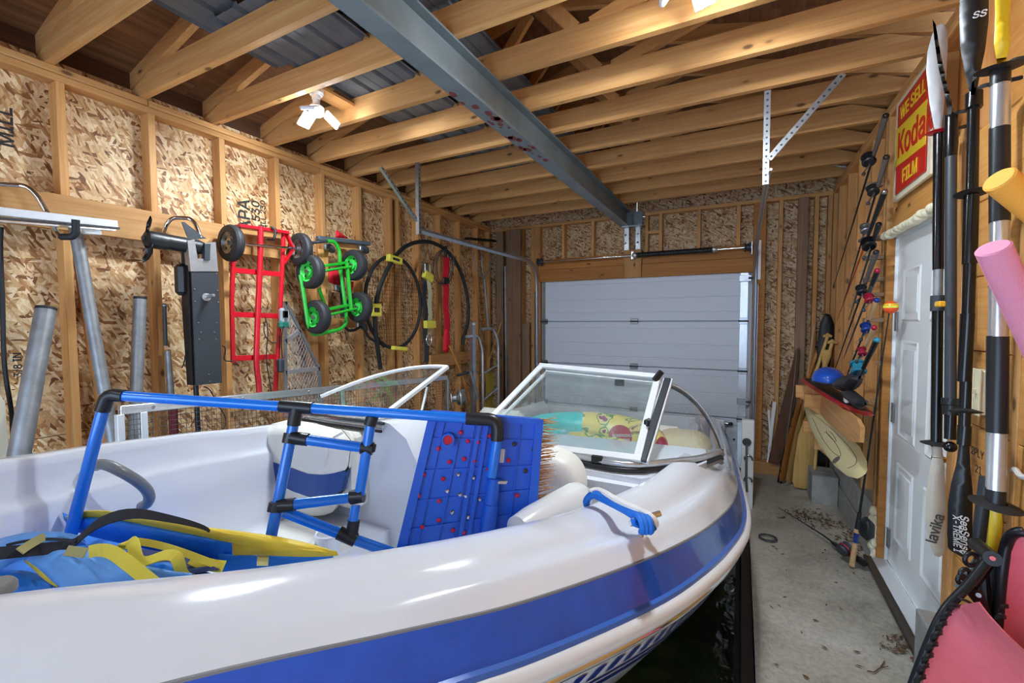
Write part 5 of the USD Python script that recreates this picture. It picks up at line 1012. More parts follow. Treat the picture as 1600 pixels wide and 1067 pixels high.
for i, (b, r, tp, hm, rm, rc, rr, lb) in enumerate(RODS):
    t = thing('fishing_rod', lb, 'fishing rod', at(*r, X=.66), 'fishing rods in the wall rack'); rod(t, b, r, tp, .70, .66, hm, rm, rr, rc=rc)
for i, y in enumerate((288, 372, 402, 436, 460, 500)):
    c = at(1377, y, X=.79); one('rod_peg', MB().bx(.70, .80, c[1]-.03, c[1]+.03, c[2]-.014, c[2]+.014, ch=.003), 'old_wood_x', ('topmost', 'second', 'third', 'fourth', 'fifth', 'lowest')[i]+' wooden peg of the fishing rod rack, counted from the top', 'peg', 'pegs of the fishing rod rack', smooth=False)
t = thing('fishing_rod', 'tall fishing rod standing left of the door with an orange bobber', 'fishing rod', at(1331, 886, Z=-.03))
b = at(1331, 884, Z=-.02); tp = at(1392, 470, X=.785); q = lambda f: b+(tp-b)*f; fr = lambda y: (y-884)/(470-884.)
part(t, 'cork_grip', MB().cyl(q(0), q(.095), .016, .014), 'cork'); part(t, 'reel_seat', MB().cyl(q(.095), q(.145), .013), 'reel_blue'); part(t, 'cork_ring', MB().cyl(q(.135), q(.15), .016), 'cork'); part(t, 'fore_grip', MB().cyl(q(.15), q(.215), .015, .011), 'black_plastic')
part(t, 'blank', MB().tube([q(.2), q(.6), q(1.0)], [.007, .005, .003], 6), 'black_plastic'); part(t, 'reel', MB().box(at(1354, 826, X=.70), (.07, .10, .13), ch=.028), 'black_plastic', smooth=60)
for f in (.35, .5, .64, .78): part(t, 'guide', MB().tube([q(f)+[-.014+.013*math.cos(a), 0, .013*math.sin(a)] for a in np.linspace(0, 2*PI, 8, endpoint=False)], .002, 4, closed=True), 'hinge_steel')
c = at(1392, 480, X=.76); k = part(t, 'bobber', MB().ball(c, .036, 3), flat('bobber_orange', srgb(244, 92, 34), .4), label='orange and yellow bobber'); part(k, 'bobber_band', MB().lathe([(.031, .02), (.0362, .006), (.0368, -.002), (.0362, -.004)], c, (0, 0, 1), 24), flat('bobber_yellow', srgb(226, 222, 60), .4))
t = thing('fishing_rod', 'fishing rod lying on the concrete walkway', 'fishing rod', at(1300, 850, Z=-.02))
a, b = at(1217, 793, Z=-.045), at(1347, 878, Z=.02); q = lambda f: a+(b-a)*f
part(t, 'blank', MB().tube([q(0), q(.6)+[0, 0, .01], q(.78)], [.002, .005, .006], 6), 'black_plastic'); part(t, 'grip', MB().tube([q(.70), q(.74), q(.88), q(1.02)], [.009, .016, .018, .022], 10), 'black_plastic')
for f in (.12, .3, .48): part(t, 'guide', MB().tube([q(f)+[.012*math.cos(s), 0, .014+.012*math.sin(s)] for s in np.linspace(0, 2*PI, 8, endpoint=False)], .0018, 4, closed=True), 'black_plastic')
c = at(1320, 858, Z=.05); k = part(t, 'reel', MB().lathe([(0, -.03), (.035, -.03), (.04, -.02), (.03, -.01), (.03, .02), (.04, .03), (0, .035)], c, (.6, .5, .3), 18), 'charcoal'); part(k, 'red_ring', MB().tube([c+.037*(math.cos(s)*np.array(frame_of((.6, .5, .3))[0])+math.sin(s)*np.array(frame_of((.6, .5, .3))[1])) for s in np.linspace(0, 2*PI, 20, endpoint=False)], .005, 6, closed=True), 'reel_red')
# water boards on brackets, helmet, boots
t = thing('shelf_bracket', 'pair of plywood shelf arms holding the red water ski and the cream board', 'shelf', (.7, 4.3, 1.0))
def arm(pix, X, d=.02): o = plane_poly(pix, X=X); return MB().ext(o[0], o[1], o[2], o[3], d)
for y, z, L_ in ((4.62, .985, .36), (4.30, .955, .33), (4.62, .67, .30), (4.25, .63, .26)):
    part(t, 'arm', MB().bx(XR-L_, XR+.0, y-.02, y+.02, z-.11, z, ch=.003), 'spruce_x', smooth=False)
    part(t, 'gusset', MB().ext([(XR-L_+.03, z-.11), (XR, z-.11), (XR, z-.30)], (0, y, 0), (1, 0, 0), (0, 0, 1), .018), 'spruce_z', smooth=False)
o = plane_poly([(1256, 613), (1266, 603), (1300, 622), (1345, 655), (1352, 668), (1350, 692), (1335, 690), (1300, 660), (1266, 630)], X=.60); part(t, 'shelf_board', MB().ext(o[0], o[1], o[2], o[3], .02), 'spruce_y', smooth=False)
def board(a, b, w, th, up, prof, m, t, name):
    a, b = np.asarray(a, float), np.asarray(b, float); d = unit(b-a); s = unit(np.cross(up, d)); L = np.linalg.norm(b-a); n = np.cross(d, s)
    o = [(L*f, w*g/2) for f, g in prof]+[(L*f, -w*g/2) for f, g in prof[::-1]]
    return part(t, name, pillow(o, a, d, s, th, .03, .03, back=.6), m, smooth=60)
PR = [(0, .35), (.04, .7), (.12, .92), (.35, 1.0), (.65, 1.0), (.85, .85), (.95, .55), (1.0, .2)]
t = thing('water_ski', 'red edged water board lying on the upper shelf arms', 'water board', (.62, 3.9, 1.0))
flat('ski_red', srgb(190, 40, 42), .3); flat('ski_black', srgb(26, 26, 28), .5)
A, B = np.array([.53, 4.62, 1.04]), np.array([.665, 3.22, 1.0]); board(A, B, .20, .012, (.12, 0, 1), PR, 'ski_red', t, 'deck'); board(A+[.01, -.04, .010], B+[0, .06, .010], .15, .010, (.12, 0, 1), PR, 'ski_black', t, 'foot_pad')
for pix, h in ((((1306, 606), (1310, 596), (1320, 587), (1346, 588), (1338, 600), (1332, 610), (1318, 612)), .05), (((1316, 612), (1330, 606), (1350, 622), (1354, 632), (1344, 640), (1326, 626)), .035)):
    part(t, 'binding', pillow(*plane_poly(pix, X=.60), h, .05, .02, back=.8), 'ski_black', smooth=60)
part(t, 'binding_strap', MB().hull([at(x, y, X=.66)+[dx, 0, 0] for x, y in ((1325, 585), (1348, 577), (1338, 600), (1330, 604)) for dx in (0, .01)]), 'charcoal', smooth=False)
part(t, 'label_patch', MB().box(at(1322, 625, X=.60), (.02, .06, .03), ch=.004), 'white_plastic', smooth=False)
t = thing('helmet', 'blue sports helmet resting on the red water board', 'helmet', at(1293, 592, X=.56))
c = at(1294, 590, X=.57); flat('helmet_blue', srgb(30, 84, 190), .3, coat=.4)
m = MB(); n1, n2 = 14, 36; G = []
for i in range(n1):
    ph = PI/2*(1-i/(n1-1))-.25*(i/(n1-1)); row = []
    for j in range(n2):
        th = 2*PI*j/n2; r = 1+.035*max(0, math.sin(6*th))*(i/(n1-1))**.5; row.append(c+[.10*math.cos(ph)*math.cos(th)*r, .128*math.cos(ph)*math.sin(th)*r, .088*math.sin(ph)-.01])
    G.append(row)
part(t, 'shell', m.grid(np.array(G), wrap=True), 'helmet_blue', smooth=60); part(t, 'rim', MB().tube([c+[.097*math.cos(a), .124*math.sin(a), -.033] for a in np.linspace(0, 2*PI, 30, endpoint=False)], .009, 6, closed=True), 'black_rubber')
t = thing('knee_board', 'cream coloured board with dark line drawing on the lower shelf arms', 'water board', (.6, 4.0, .7))
flat('board_cream', srgb(206, 190, 140), .4)
A, B = np.array([.52, 4.66, .79]), np.array([.64, 3.16, .66]); u_ = (-.75, 0, .65); board(A, B, .20, .02, u_, [(0, .1), (.1, .35), (.3, .75), (.55, 1.0), (.8, .95), (.93, .7), (1, .3)], 'board_cream', t, 'deck')
d = unit(B-A); s_ = unit(np.cross(u_, d)); n_ = np.cross(d, s_)
for pts in (((.25, -.02), (.45, -.06), (.7, -.08), (.8, -.04), (.7, .0), (.5, -.01)), ((.2, .02), (.5, .07), (.85, .08), (.93, .03), (.92, -.06)), ((.5, .02), (.58, .0), (.66, .02), (.6, .04), (.53, .03))):
    part(t, 'drawn_line', MB().tube(smooth_path([A+d*1.5*f+s_*g*.6+n_*.0205 for f, g in pts], 20), .002, 4), 'grey_foam')
part(t, 'foot_mark', MB().lathe([(0, 0), (.03, 0), (0, .002)], A+d*1.5*.80+s_*-.06+n_*.02, n_, 12), 'grey_foam')
for k, (x, y, lb) in enumerate(((1306, 705, 'dark rubber boot under the cream board, left'), (1292, 688, 'black rubber boot under the cream board, behind the paddles'), (1318, 698, 'dark blue rubber boot under the cream board, right'))):
    c = at(x, y, X=.70); one('ski_boot', MB().ball(c, .10, 2, (.6, 1.0, .75)).ball(c+[0, -.07, -.03], .06, 2, (.8, 1, .8)), 'charcoal' if k != 1 else 'ski_black', lb, 'boot', smooth=60)
# cinder block
t = thing('cinder_block', 'grey cinder block standing on end at the foot of the right wall', 'block', (.685, 4.85, fz(4.8)))
z0 = fz(4.68)-.01; o = Polygon([(.587, 4.67), (.777, 4.67), (.777, 4.98), (.587, 4.98)], [[(.62, 4.72), (.745, 4.72), (.745, 4.81), (.62, 4.81)], [(.62, 4.84), (.745, 4.84), (.745, 4.93), (.62, 4.93)]])
part(t, 'block', MB().ext(o, (0, 0, z0), (1, 0, 0), (0, 1, 0), .265), 'block', smooth=False); part(t, 'core_web', MB().bx(.60, .76, 4.70, 4.95, z0, z0+.2), 'block', smooth=False)
# wooden paddles and the rest of the back corner
def wpaddle(top, neck, bot, Y0, Y1, wpx, m, lb, side=0.0):
    t = thing('wood_paddle', lb, 'paddle', at(*bot, Y=Y1)); a, n_, b = at(*top, Y=Y0), at(*neck, Y=(Y0+Y1)/2), at(*bot, Y=Y1)
    b[2] = max(b[2], fz(b[1])+.0); part(t, 'shaft', MB().cyl(a, n_+(b-n_)*.1, .015), m); part(t, 'grip', MB().tube([a+[-.035, 0, .0], a+[0, 0, .02], a+[.035, 0, 0]], [.012, .02, .012], 10), m)
    d = unit(b-n_); L = np.linalg.norm(b-n_); s = unit(np.cross(d, (side, -1, .15))); w = wpx
    o = [(L*f, w*g) for f, g in ((0, .13), (.12, .3), (.35, .48), (.7, .5), (.93, .46), (1.0, .3))]; o = o+[(x, -y) for x, y in o[::-1]]
    part(t, 'blade', pillow(o, n_, d, s, .009, .04, .03, back=1.0), m, smooth=60)
wpaddle((1300, 536), (1268, 640), (1251, 763), 5.15, 5.02, .17, 'paddle_wood', 'pale wooden paddle with broad blade in the right corner', .25)
wpaddle((1293, 526), (1258, 628), (1233, 754), 5.22, 5.08, .16, 'paddle_wood', 'wooden paddle turned edge on, middle of three in the right corner', 1.6)
wpaddle((1284, 530), (1252, 618), (1222, 752), 5.28, 5.12, .16, 'amber_header', 'darker wooden paddle turned edge on, left of three in the right corner', 1.6)
t = thing('wood_paddle', 'short wooden paddle standing handle up behind the blue helmet', 'paddle', at(1290, 580, X=.62)); 
part(t, 'blade', pillow(*plane_poly([(1283, 548), (1288, 546), (1300, 547), (1299, 556), (1293, 572), (1288, 590), (1282, 590), (1285, 570)], Y=4.95), .012, .02, .012, back=1), 'paddle_wood', smooth=60); part(t, 'shaft', MB().cyl(at(1286, 585, Y=4.95), [*at(1272, 690, Y=4.9)[:2], fz(4.9)], .013), 'paddle_wood')
for pix, Y, lb in ((((1272, 625), (1276, 545), (1281, 505), (1289, 489), (1298, 492), (1303, 505), (1304, 530), (1297, 570), (1287, 625)), 5.25, 'tall black water ski with rounded tip in the right corner'), (((1303, 625), (1306, 575), (1312, 525), (1316, 514), (1319, 530), (1316, 575), (1312, 625)), 5.2, 'narrow black water ski beside the fishing rods')):
    o = plane_poly(pix, Y=Y); t = thing('black_ski', lb, 'water ski', [*o[1][:2], 0]); part(t, 'ski', pillow(o[0], o[1], o[2], o[3], .02, .04, .02, back=.5), 'ski_black', smooth=60)
    b = o[1]+[o[0][:, 0].mean()-.02, 0, o[0][:, 1].min()]; part(t, 'tail', MB().hull([(b[0]+dx, Y+dy, z) for dx in (-.05, .05) for dy in (0, .015) for z in (b[2]+.02, fz(Y))]), 'ski_black', smooth=False)
one('long_plank', MB().hull([at(x, y, Y=5.36)+[0, dy, 0] for x, y in ((1244, 545), (1250, 545), (1243, 620), (1231, 691), (1216, 727), (1200, 722), (1224, 631)) for dy in (0, .02)]), 'dark_wood_z', 'dark brown plank leaning by the white pipes at the back', 'plank', smooth=False)
for k, (a, b) in enumerate((((1201, 640), (1206, 722)), ((1209, 628), (1200, 722)), ((1212, 628), (1203, 700)))):
    one('white_pipe', MB().cyl(at(*a, Y=5.42), at(*b, Y=5.38), .012), 'white_plastic', ('leftmost', 'middle', 'rightmost')[k]+' thin white plastic pipe leaning in the back right corner', 'pipe', 'white pipes in the back corner')
t = thing('fishing_rod', 'black fishing rod standing against the dark plank at the back', 'fishing rod', at(1219, 752, Y=5.2)); part(t, 'grip', MB().cyl(at(1218, 754, Y=5.18), at(1227, 700, Y=5.22), .022, .016), 'black_plastic'); part(t, 'blank', MB().tube([at(1227, 702, Y=5.22), at(1240, 610, Y=5.3), at(1246, 540, Y=5.36)], [.007, .005, .003], 6), 'hinge_steel')
part(t, 'reel', MB().ball(at(1229, 713, Y=5.19), .025, 1), 'hinge_steel')
t = thing('light_pole', 'thin pale pole standing left of the black water ski', 'pole', at(1262, 640, Y=5.3)); part(t, 'rod', MB().cyl(at(1272, 508, Y=5.32), at(1256, 640, Y=5.25), .012), 'cork')
# red folding chairs
flat('chair_red', srgb(228, 112, 122), .75, bumps=.15, bscale=220, vary=.05, vscale=40); flat('chair_tube', srgb(30, 32, 36), .35, .3)
t = thing('folding_chair', 'red folding lounge chair with black tube frame, nearest in the lower right corner', 'chair', at(1500, 1000, t=1.2)*[1, 1, 0]); T = 1.2; q = lambda x, y, T=T: at(x, y, t=T)
path = smooth_path([q(1549, 869), q(1530, 893), q(1510, 917), q(1485, 943), q(1466, 972), q(1447, 1016), q(1428, 1066), q(1405, 1140)], 40)
part(t, 'side_tube', MB().tube(path, .0115, 12), 'chair_tube'); e = path[-1]; part(t, 'side_tube', MB().tube([e, [e[0]-.03, e[1]-.02, .02]], .0115, 12), 'chair_tube')
F0 = [(1500, 944), (1487, 955), (1480, 968), (1472, 985), (1464, 1002), (1456, 1020), (1450, 1036), (1444, 1056), (1434, 1110)]
F1 = [(1528, 941), (1540, 957), (1556, 975), (1576, 996), (1600, 1018), (1625, 1040), (1650, 1062), (1680, 1090), (1720, 1150)]
G = []
for i, (a, b) in enumerate(zip(F0, F1)):
    row = []
    for f in np.linspace(0, 1, 12): row.append(at(a[0]+(b[0]-a[0])*f, a[1]+(b[1]-a[1])*f, t=1.2-.16*f+.035*math.sin(PI*f)*(1 if i else .2)))
    G.append(row)
G = np.array(G); from scipy.ndimage import zoom as ndz
G = np.stack([ndz(G[..., k], (3, 2), order=3, mode='nearest') for k in range(3)], -1)
part(t, 'seat_fabric', MB().grid(G, .004), 'chair_red', smooth=60)
for k, (fx, fy, tx, ty) in enumerate(((1496, 946, 1481, 950), (1485, 958, 1470, 967), (1478, 973, 1463, 983), (1471, 988, 1455, 998), (1464, 1006, 1447, 1014), (1457, 1023, 1441, 1033), (1450, 1039, 1434, 1049), (1445, 1057, 1429, 1066))):
    for s in (-2, 2): part(t, 'lace', MB().tube(smooth_path([at(fx, fy+s, t=1.185), at((fx+tx)/2, (fy+ty)/2-2+s, t=1.165), at(tx, ty+s-1, t=1.18)], 6), .0035, 6), 'black_rubber')
part(t, 'lace', MB().tube(smooth_path([at(1507, 928, t=1.19), at(1500, 935, t=1.17), at(1508, 938, t=1.17), at(1519, 946, t=1.18)], 10), .0035, 6), 'black_rubber'); part(t, 'eyelet', MB().tube([at(1519+4*math.cos(a), 946+3*math.sin(a), t=1.178) for a in np.linspace(0, 2*PI, 10, endpoint=False)], .002, 5, closed=True), 'chrome')
k = part(t, 'arm_tube', MB().cyl(at(1525, 850, t=1.32), at(1551, 873, t=1.17), .019, n=20), 'black_plastic'); part(k, 'end_cap', MB().lathe([(0, 0), (.006, 0), (0, .001)], at(1551, 872.5, t=1.166), -ray(1551, 873), 12), 'chair_red')
for c_, r in (((1517, 874), .017), ((1508, 897), .014), ((1503, 906), .012)):
    p = at(*c_, t=1.24); part(t, 'hinge_ring', MB().tube([p+r*(math.cos(a)*CR+math.sin(a)*CU) for a in np.linspace(0, 2*PI, 16, endpoint=False)], .006, 8, closed=True), 'black_plastic')
part(t, 'hinge_plate', MB().hull([at(x, y, t=T_) for x, y in ((1505, 921), (1535, 922), (1540, 945), (1552, 965), (1535, 958)) for T_ in (1.24, 1.26)]), 'black_plastic', smooth=False); part(t, 'bolt', MB().cyl(at(1529, 930, t=1.235), at(1529, 930, t=1.22), .006), 'hinge_steel')
part(t, 'inner_tube', MB().tube([at(1535, 880, t=1.30), at(1541, 960, t=1.28), [.62, 1.45, .02]], .013, 10), 'chair_tube'); part(t, 'inner_tube', MB().tube([at(1550, 880, t=1.30), at(1552, 985, t=1.28), [.66, 1.42, .02]], .016, 10), 'chair_tube'); part(t, 'brace', MB().beam(at(1504, 924, t=1.27), at(1545, 868, t=1.27), .03, .03), 'black_plastic', smooth=False)
t = thing('folding_chair', 'red folding lounge chair at the right edge, behind the nearest one', 'chair', at(1590, 900, t=1.25)*[1, 1, 0])
part(t, 'side_tube', MB().tube(smooth_path([at(1600, 831, t=1.2), at(1583, 834, t=1.22), at(1573, 850, t=1.24), at(1567, 880, t=1.24), at(1562, 925, t=1.24), at(1557, 985, t=1.24), at(1550, 1070, t=1.24)], 30), .0135, 12), 'chair_tube')
e = at(1550, 1070, t=1.24); part(t, 'side_tube', MB().tube([e, [e[0], e[1]+.02, .02]], .0135, 12), 'chair_tube')
F0 = [(1582, 829), (1578, 860), (1573, 900), (1570, 940), (1563, 972), (1580, 1000)]; F1 = [(1640, 822), (1650, 850), (1660, 900), (1665, 950), (1660, 1010), (1660, 1060)]
G = np.array([[at(a[0]+(b[0]-a[0])*f, a[1]+(b[1]-a[1])*f, t=1.23-.12*f+.03*math.sin(PI*f)) for f in np.linspace(0, 1, 8)] for a, b in zip(F0, F1)]); G = np.stack([ndz(G[..., k], (3, 2), order=3, mode='nearest') for k in range(3)], -1)
part(t, 'seat_fabric', MB().grid(G, .004), 'chair_red', smooth=60)
for fx, fy, tx, ty in ((1574, 947, 1560, 955), (1570, 964, 1557, 965)):
    for s in (-1.5, 1.5): part(t, 'lace', MB().tube(smooth_path([at(fx, fy+s, t=1.20), at((fx+tx)/2, (fy+ty)/2-3+s, t=1.19), at(tx, ty+s, t=1.215)], 6), .0035, 6), 'black_rubber')
# litter on the walkway
m = MB()
for k in range(420):
    if k < 260: f = rng.random(); x, y = at(1245+115*f+rng.normal(0, 9), 800+70*f*f+rng.normal(0, 7), Z=-.03)[:2]
    elif k < 330: x, y = at(rng.uniform(1375, 1400), rng.uniform(860, 905), Z=0)[:2]
    elif k < 380: x, y = at(rng.uniform(1375, 1420), rng.uniform(990, 1020), Z=0)[:2]
    else: x, y = rng.uniform(.15, .72), rng.uniform(1.6, 4.5)
    a, L_ = rng.uniform(0, PI), rng.uniform(.006, .022); u = np.array([math.cos(a), math.sin(a), rng.uniform(-.2, .2)]); v = np.array([-math.sin(a), math.cos(a), rng.uniform(-.4, .4)]); o = np.array([x, y, fz(y)+.008])
    m.add([o-u*L_, o+v*L_*.35, o+u*L_, o-v*L_*.35, o+[0, 0, .004]], [[0, 1, 4], [1, 2, 4], [2, 3, 4], [3, 0, 4], [0, 3, 1], [1, 3, 2]])
one('leaf_litter', m, 'leaf_litter', 'dry leaf litter and twigs scattered over the walkway by the wall', 'leaves', kind='stuff', smooth=False)
one('twig', MB().tube([at(x, y, Z=.008) for x, y in ((1355, 1048), (1366, 1050), (1376, 1043), (1382, 1033))], .0025, 5).tube([at(x, y, Z=.008) for x, y in ((1376, 1043), (1388, 1041))], .002, 5), 'leaf_litter', 'forked twig lying on the walkway near the red chair', 'twig')
one('dry_leaf', MB().ball(at(1427, 1029, Z=.012), .012, 1, (1, .8, .4)), flat('leaf_red', srgb(110, 52, 40), .8), 'reddish dry leaf on the walkway beside the chair frame', 'leaf')
c = at(1200, 834, Z=.006); one('cable_ring', MB().tube([c+[.055*math.cos(a), .05*math.sin(a), fz(c[1])+.012] for a in np.linspace(0, 2*PI, 24, endpoint=False)], .007, 6, closed=True), 'charcoal', 'small dark ring of rubber lying on the walkway', 'ring')
# ================================================================ things in the boat
# blue tube frame with the bristled panel plugged onto it
flat('frame_blue', srgb(24, 124, 236), .25, .1, coat=.5); flat('panel_blue', srgb(30, 98, 216), .38, coat=.2); flat('connector', srgb(34, 34, 36), .35); flat('screw_red', srgb(206, 24, 62), .25, coat=.5); flat('bristle', srgb(196, 146, 92), .7)
t = thing('tube_frame', 'blue tube frame with ladder and bristled blue panel standing in the boat bow', 'frame', at(470, 800, t=1.35)*[1, 1, 0]+[0, 0, .5])
r = .0155
def tb(x0, y0, x1, y1, t0, t1, name='tube', m='frame_blue', r=r): return part(t, name, MB().cyl(at(x0, y0, t=t0), at(x1, y1, t=t1), r, n=16), m, smooth=50)
def cn(pts, r=.019): return part(t, 'connector', MB().tube(round_corners([at(x, y, t=T) for x, y, T in pts], .03, 5), r, 14), 'connector', smooth=50)
TA, TB = 1.30, 1.36; T_ = lambda x: TA+(TB-TA)*(x-166)/(785-166)
rail = lambda x: 617+(x-166)*(657-617)/(785-166)
tb(192, rail(192), 440, rail(440), T_(192), T_(440)); tb(485, rail(485), 732, rail(732), T_(485), T_(732))
cn([(195, rail(195), T_(195)), (168, 616, TA), (160, 642, TA)]); tb(161, 640, 119, 802, TA, TA-.03); e = at(119, 802, t=TA-.03); part(t, 'tube', MB().cyl(e, e+(e-at(161, 640, t=TA))*.22, r), 'frame_blue')
cn([(728, rail(728), T_(728)), (777, 656, TB), (777, 688, TB)], .020); tb(777, 685, 768, 745, TB, TB)
cn([(438, rail(438), T_(438)), (488, rail(488), T_(488))]); cn([(463, 636, T_(463)), (459, 664, T_(459))])
tb(459, 660, 423, 842, T_(459), 1.26); cn([(455, 677, 1.32), (452, 692, 1.315)], .021); cn([(455, 684, 1.315), (481, 687, 1.315)])
tb(478, 687, 565, 699, 1.315, 1.34); cn([(564, 699, 1.34), (583, 701, 1.345)], .02)
cn([(582, 650, 1.345), (578, 664, 1.345)]); tb(579, 662, 562, 772, 1.345, 1.33); cn([(578, 694, 1.345), (576, 704, 1.345)], .02)
cn([(433, 785, 1.275), (430, 799, 1.27)], .022); cn([(434, 791, 1.272), (461, 788, 1.275)]); tb(458, 788, 552, 777, 1.275, 1.33); cn([(548, 777, 1.33), (568, 774, 1.33)], .021)
tb(556, 789, 552, 815, 1.33, 1.32, r=.014); cn([(553, 813, 1.32), (549, 838, 1.315)], .018)
tb(445, 800, 532, 834, 1.29, 1.31); cn([(529, 832, 1.31), (556, 844, 1.315)], .020); tb(554, 843, 660, 880, 1.315, 1.34)
# panel
PT = lambda x: 1.34+.05*(x-640)/200
pc = [at(x, y, t=PT(x)+.03) for x, y in ((672, 641), (848, 655), (836, 824), (618, 864))]
TLp, TRp, BRp, BLp = pc; BRp = BRp+(BRp-TRp)*.35; BLp = BLp+(BLp-TLp)*.35
nrm = unit(np.cross(TRp-TLp, BLp-TLp)); nrm = nrm if nrm @ CF < 0 else -nrm
uv = lambda a, b, h=0.0: (TLp*(1-a)+TRp*a)*(1-b)+(BLp*(1-a)+BRp*a)*b+nrm*h
pn = part(t, 'panel', MB().hull([uv(a, b, h) for a, b in ((.01, 0), (.99, 0), (1, .01), (1, .99), (.99, 1), (.01, 1), (0, .99), (0, .01)) for h in (0, -.018)]), 'panel_blue', smooth=False)
for a in (.0, .93): part(pn, 'edge_rib', MB().hull([uv(a+da, b, h) for da in (0.0, .07) for b in (0, 1) for h in (0, .012)]), 'panel_blue', smooth=False)
part(pn, 'edge_rib', MB().hull([uv(a, b, h) for a in (0, 1) for b in (0, .035) for h in (0, .012)]), 'panel_blue', smooth=False)
for a in (.14, .29, .40, .46, .60, .80): part(pn, 'rib', MB().hull([uv(a+da, b, h) for da in (0, .008) for b in (.03, 1) for h in (0, .007)]), 'panel_blue', smooth=False)
for b in (.14, .31, .47, .62, .78): part(pn, 'rib', MB().hull([uv(a, b+db, h) for a in (.05, .95) for db in (0, .008) for h in (0, .006)]), 'panel_blue', smooth=False)
for a in (.43, .495): part(pn, 'channel_rib', MB().hull([uv(a+da, b, h) for da in (0, .03) for b in (.05, 1) for h in (0, .010)]), 'panel_blue', smooth=False)
S6 = 1152/270
def px_panel(x, y, h=.012):
    """crop position on the photograph -> point on the panel's plane"""
    d = ray(610+x/S6, 620+y/S6); k = ((TLp-EYE)@nrm)/(d@nrm); return EYE+d*k+nrm*h
def dot(x, y, m, r=.0065): part(pn, 'screw', MB().lathe([(r, 0), (r*1.1, .003), (r*.6, .006), (0, .0065)], px_panel(x, y, .004), nrm, 10), m)
for x, y in ((468, 235), (516, 292), (582, 300), (660, 257), (320, 342), (393, 430), (491, 410), (558, 424), (222, 514), (352, 543), (189, 655), (325, 690), (322, 818), (213, 862), (417, 884), (784, 421), (843, 652), (829, 820), (650, 480), (490, 900)): dot(x, y, 'screw_red')
for x, y in ((840, 158), (976, 170), (823, 313), (955, 348), (897, 491), (928, 697), (920, 808), (243, 252), (232, 370), (178, 524), (158, 616), (136, 792), (84, 914)): dot(x, y, 'charcoal', .007)
for x, y in ((453, 516), (554, 537), (378, 626), (464, 650), (502, 658), (596, 681), (411, 768), (518, 800)): dot(x, y, 'chrome')
p = px_panel(385, 275, .0); k = part(pn, 'socket', MB().lathe([(.020, 0), (.020, .03), (.015, .03), (.015, .005)], p, nrm, 20), 'panel_blue'); part(k, 'red_plug', MB().lathe([(0, .012), (.0145, .012), (.0145, .026), (0, .026)], p, nrm, 20), 'screw_red', label='red plug')
p0, p1, p2 = px_panel(693, 535, .012), px_panel(672, 700, .012), px_panel(650, 880, .012)
part(pn, 'tube_socket', MB().tube([p0, p1, p1+(p1-p0)*.01, p2, p2+(p2-p1)*.6], [.021, .023, .025, .027, .028], 14), 'panel_blue', smooth=40)
part(pn, 'tape', MB().hull([px_panel(x, y, h) for x, y in ((697, 545), (775, 545), (765, 562), (700, 560)) for h in (.02, .03)]), flat('tape_tan', srgb(200, 186, 168), .8), smooth=False); part(pn, 'paper_label', MB().hull([px_panel(x, y, h) for x, y in ((738, 345), (765, 347), (755, 438), (727, 436)) for h in (.0, .003)]), 'white_plastic', smooth=False)
m = MB()
for k in range(190):
    b = rng.random(); a = 1.0; o = uv(a, b, rng.uniform(-.016, -.002)); d = unit(unit(uv(1, b)-uv(0, b))+rng.normal(0, .13, 3)-nrm*.25); m.cyl(o-d*.01, o+d*rng.uniform(.035, .065), .0016, .0008, 4)
part(pn, 'bristles', m, 'bristle', kind='stuff', label='tan bristles along the right edge')
# life jackets on the bow seat
flat('nylon_blue', srgb(36, 130, 232), .5, bumps=.2, bscale=50, vary=.1, vscale=12); flat('nylon_sky', srgb(104, 166, 238), .5, bumps=.2, bscale=50, vary=.08, vscale=12); flat('nylon_yellow', srgb(240, 206, 60), .55, bumps=.2, bscale=50, vary=.08, vscale=12); flat('web_black', srgb(36, 36, 44), .75); flat('web_yellow', srgb(226, 208, 74), .75)
PZ = lambda x, y, z: at(x, y, Z=z)
def quilt(top, bot, name, m, t, lob=.5, nrow=8, ncol=28, push=.03, wr_=.004, seed=0):
    """a stuffed panel between two edges (lists of (x, y, z): pixel and height), bulging outwards"""
    A = smooth_path([PZ(*p) for p in top], ncol); B = smooth_path([PZ(*p) for p in bot], ncol); G = []
    for i, f in enumerate(np.linspace(0, 1, nrow)):
        row = []
        for j in range(ncol):
            p = A[j]*(1-f)+B[j]*f; n_ = unit(EYE-p+np.array([0, 0, .6])); e = min(1, 4*min(j+.3, ncol-.7-j)/ncol)
            w_ = meshkit.fbm(np.array([j*.55, i*.5, seed+.5]), 3)-.5
            row.append(p+n_*(push*math.sin(PI*f)**.6*e**.5+wr_*w_*4*math.sin(PI*f)))
        G.append(row)
    G = np.array(G); return part(t, name, MB().grid(G, -.004 if False else .004), m, smooth=70)
t = thing('life_jacket', 'blue and yellow life jacket propped on the bow seat, the farther of two', 'life jacket', PZ(300, 840, .8)*[1, 1, 0]+[0, 0, .72])
quilt([(104, 806, 1.0), (150, 797, 1.01), (230, 808, 1.0), (320, 823, .99), (420, 836, .98), (525, 862, .95)], [(104, 814, .985), (150, 809, .985), (230, 822, .975), (320, 840, .965), (420, 858, .955), (526, 868, .94)], 'yellow_panel', 'nylon_yellow', t, push=.018)
quilt([(104, 812, .987), (150, 808, .987), (230, 820, .977), (320, 838, .967), (364, 844, .96)], [(110, 826, .95), (150, 840, .93), (230, 858, .905), (300, 873, .89), (362, 872, .90)], 'blue_panel', 'nylon_blue', t, push=.035, seed=4)
quilt([(362, 842, .962), (420, 850, .955), (470, 858, .95), (527, 864, .94)], [(364, 868, .92), (420, 868, .93), (470, 870, .935), (528, 868, .935)], 'yellow_panel', 'nylon_yellow', t, push=.03, seed=6)
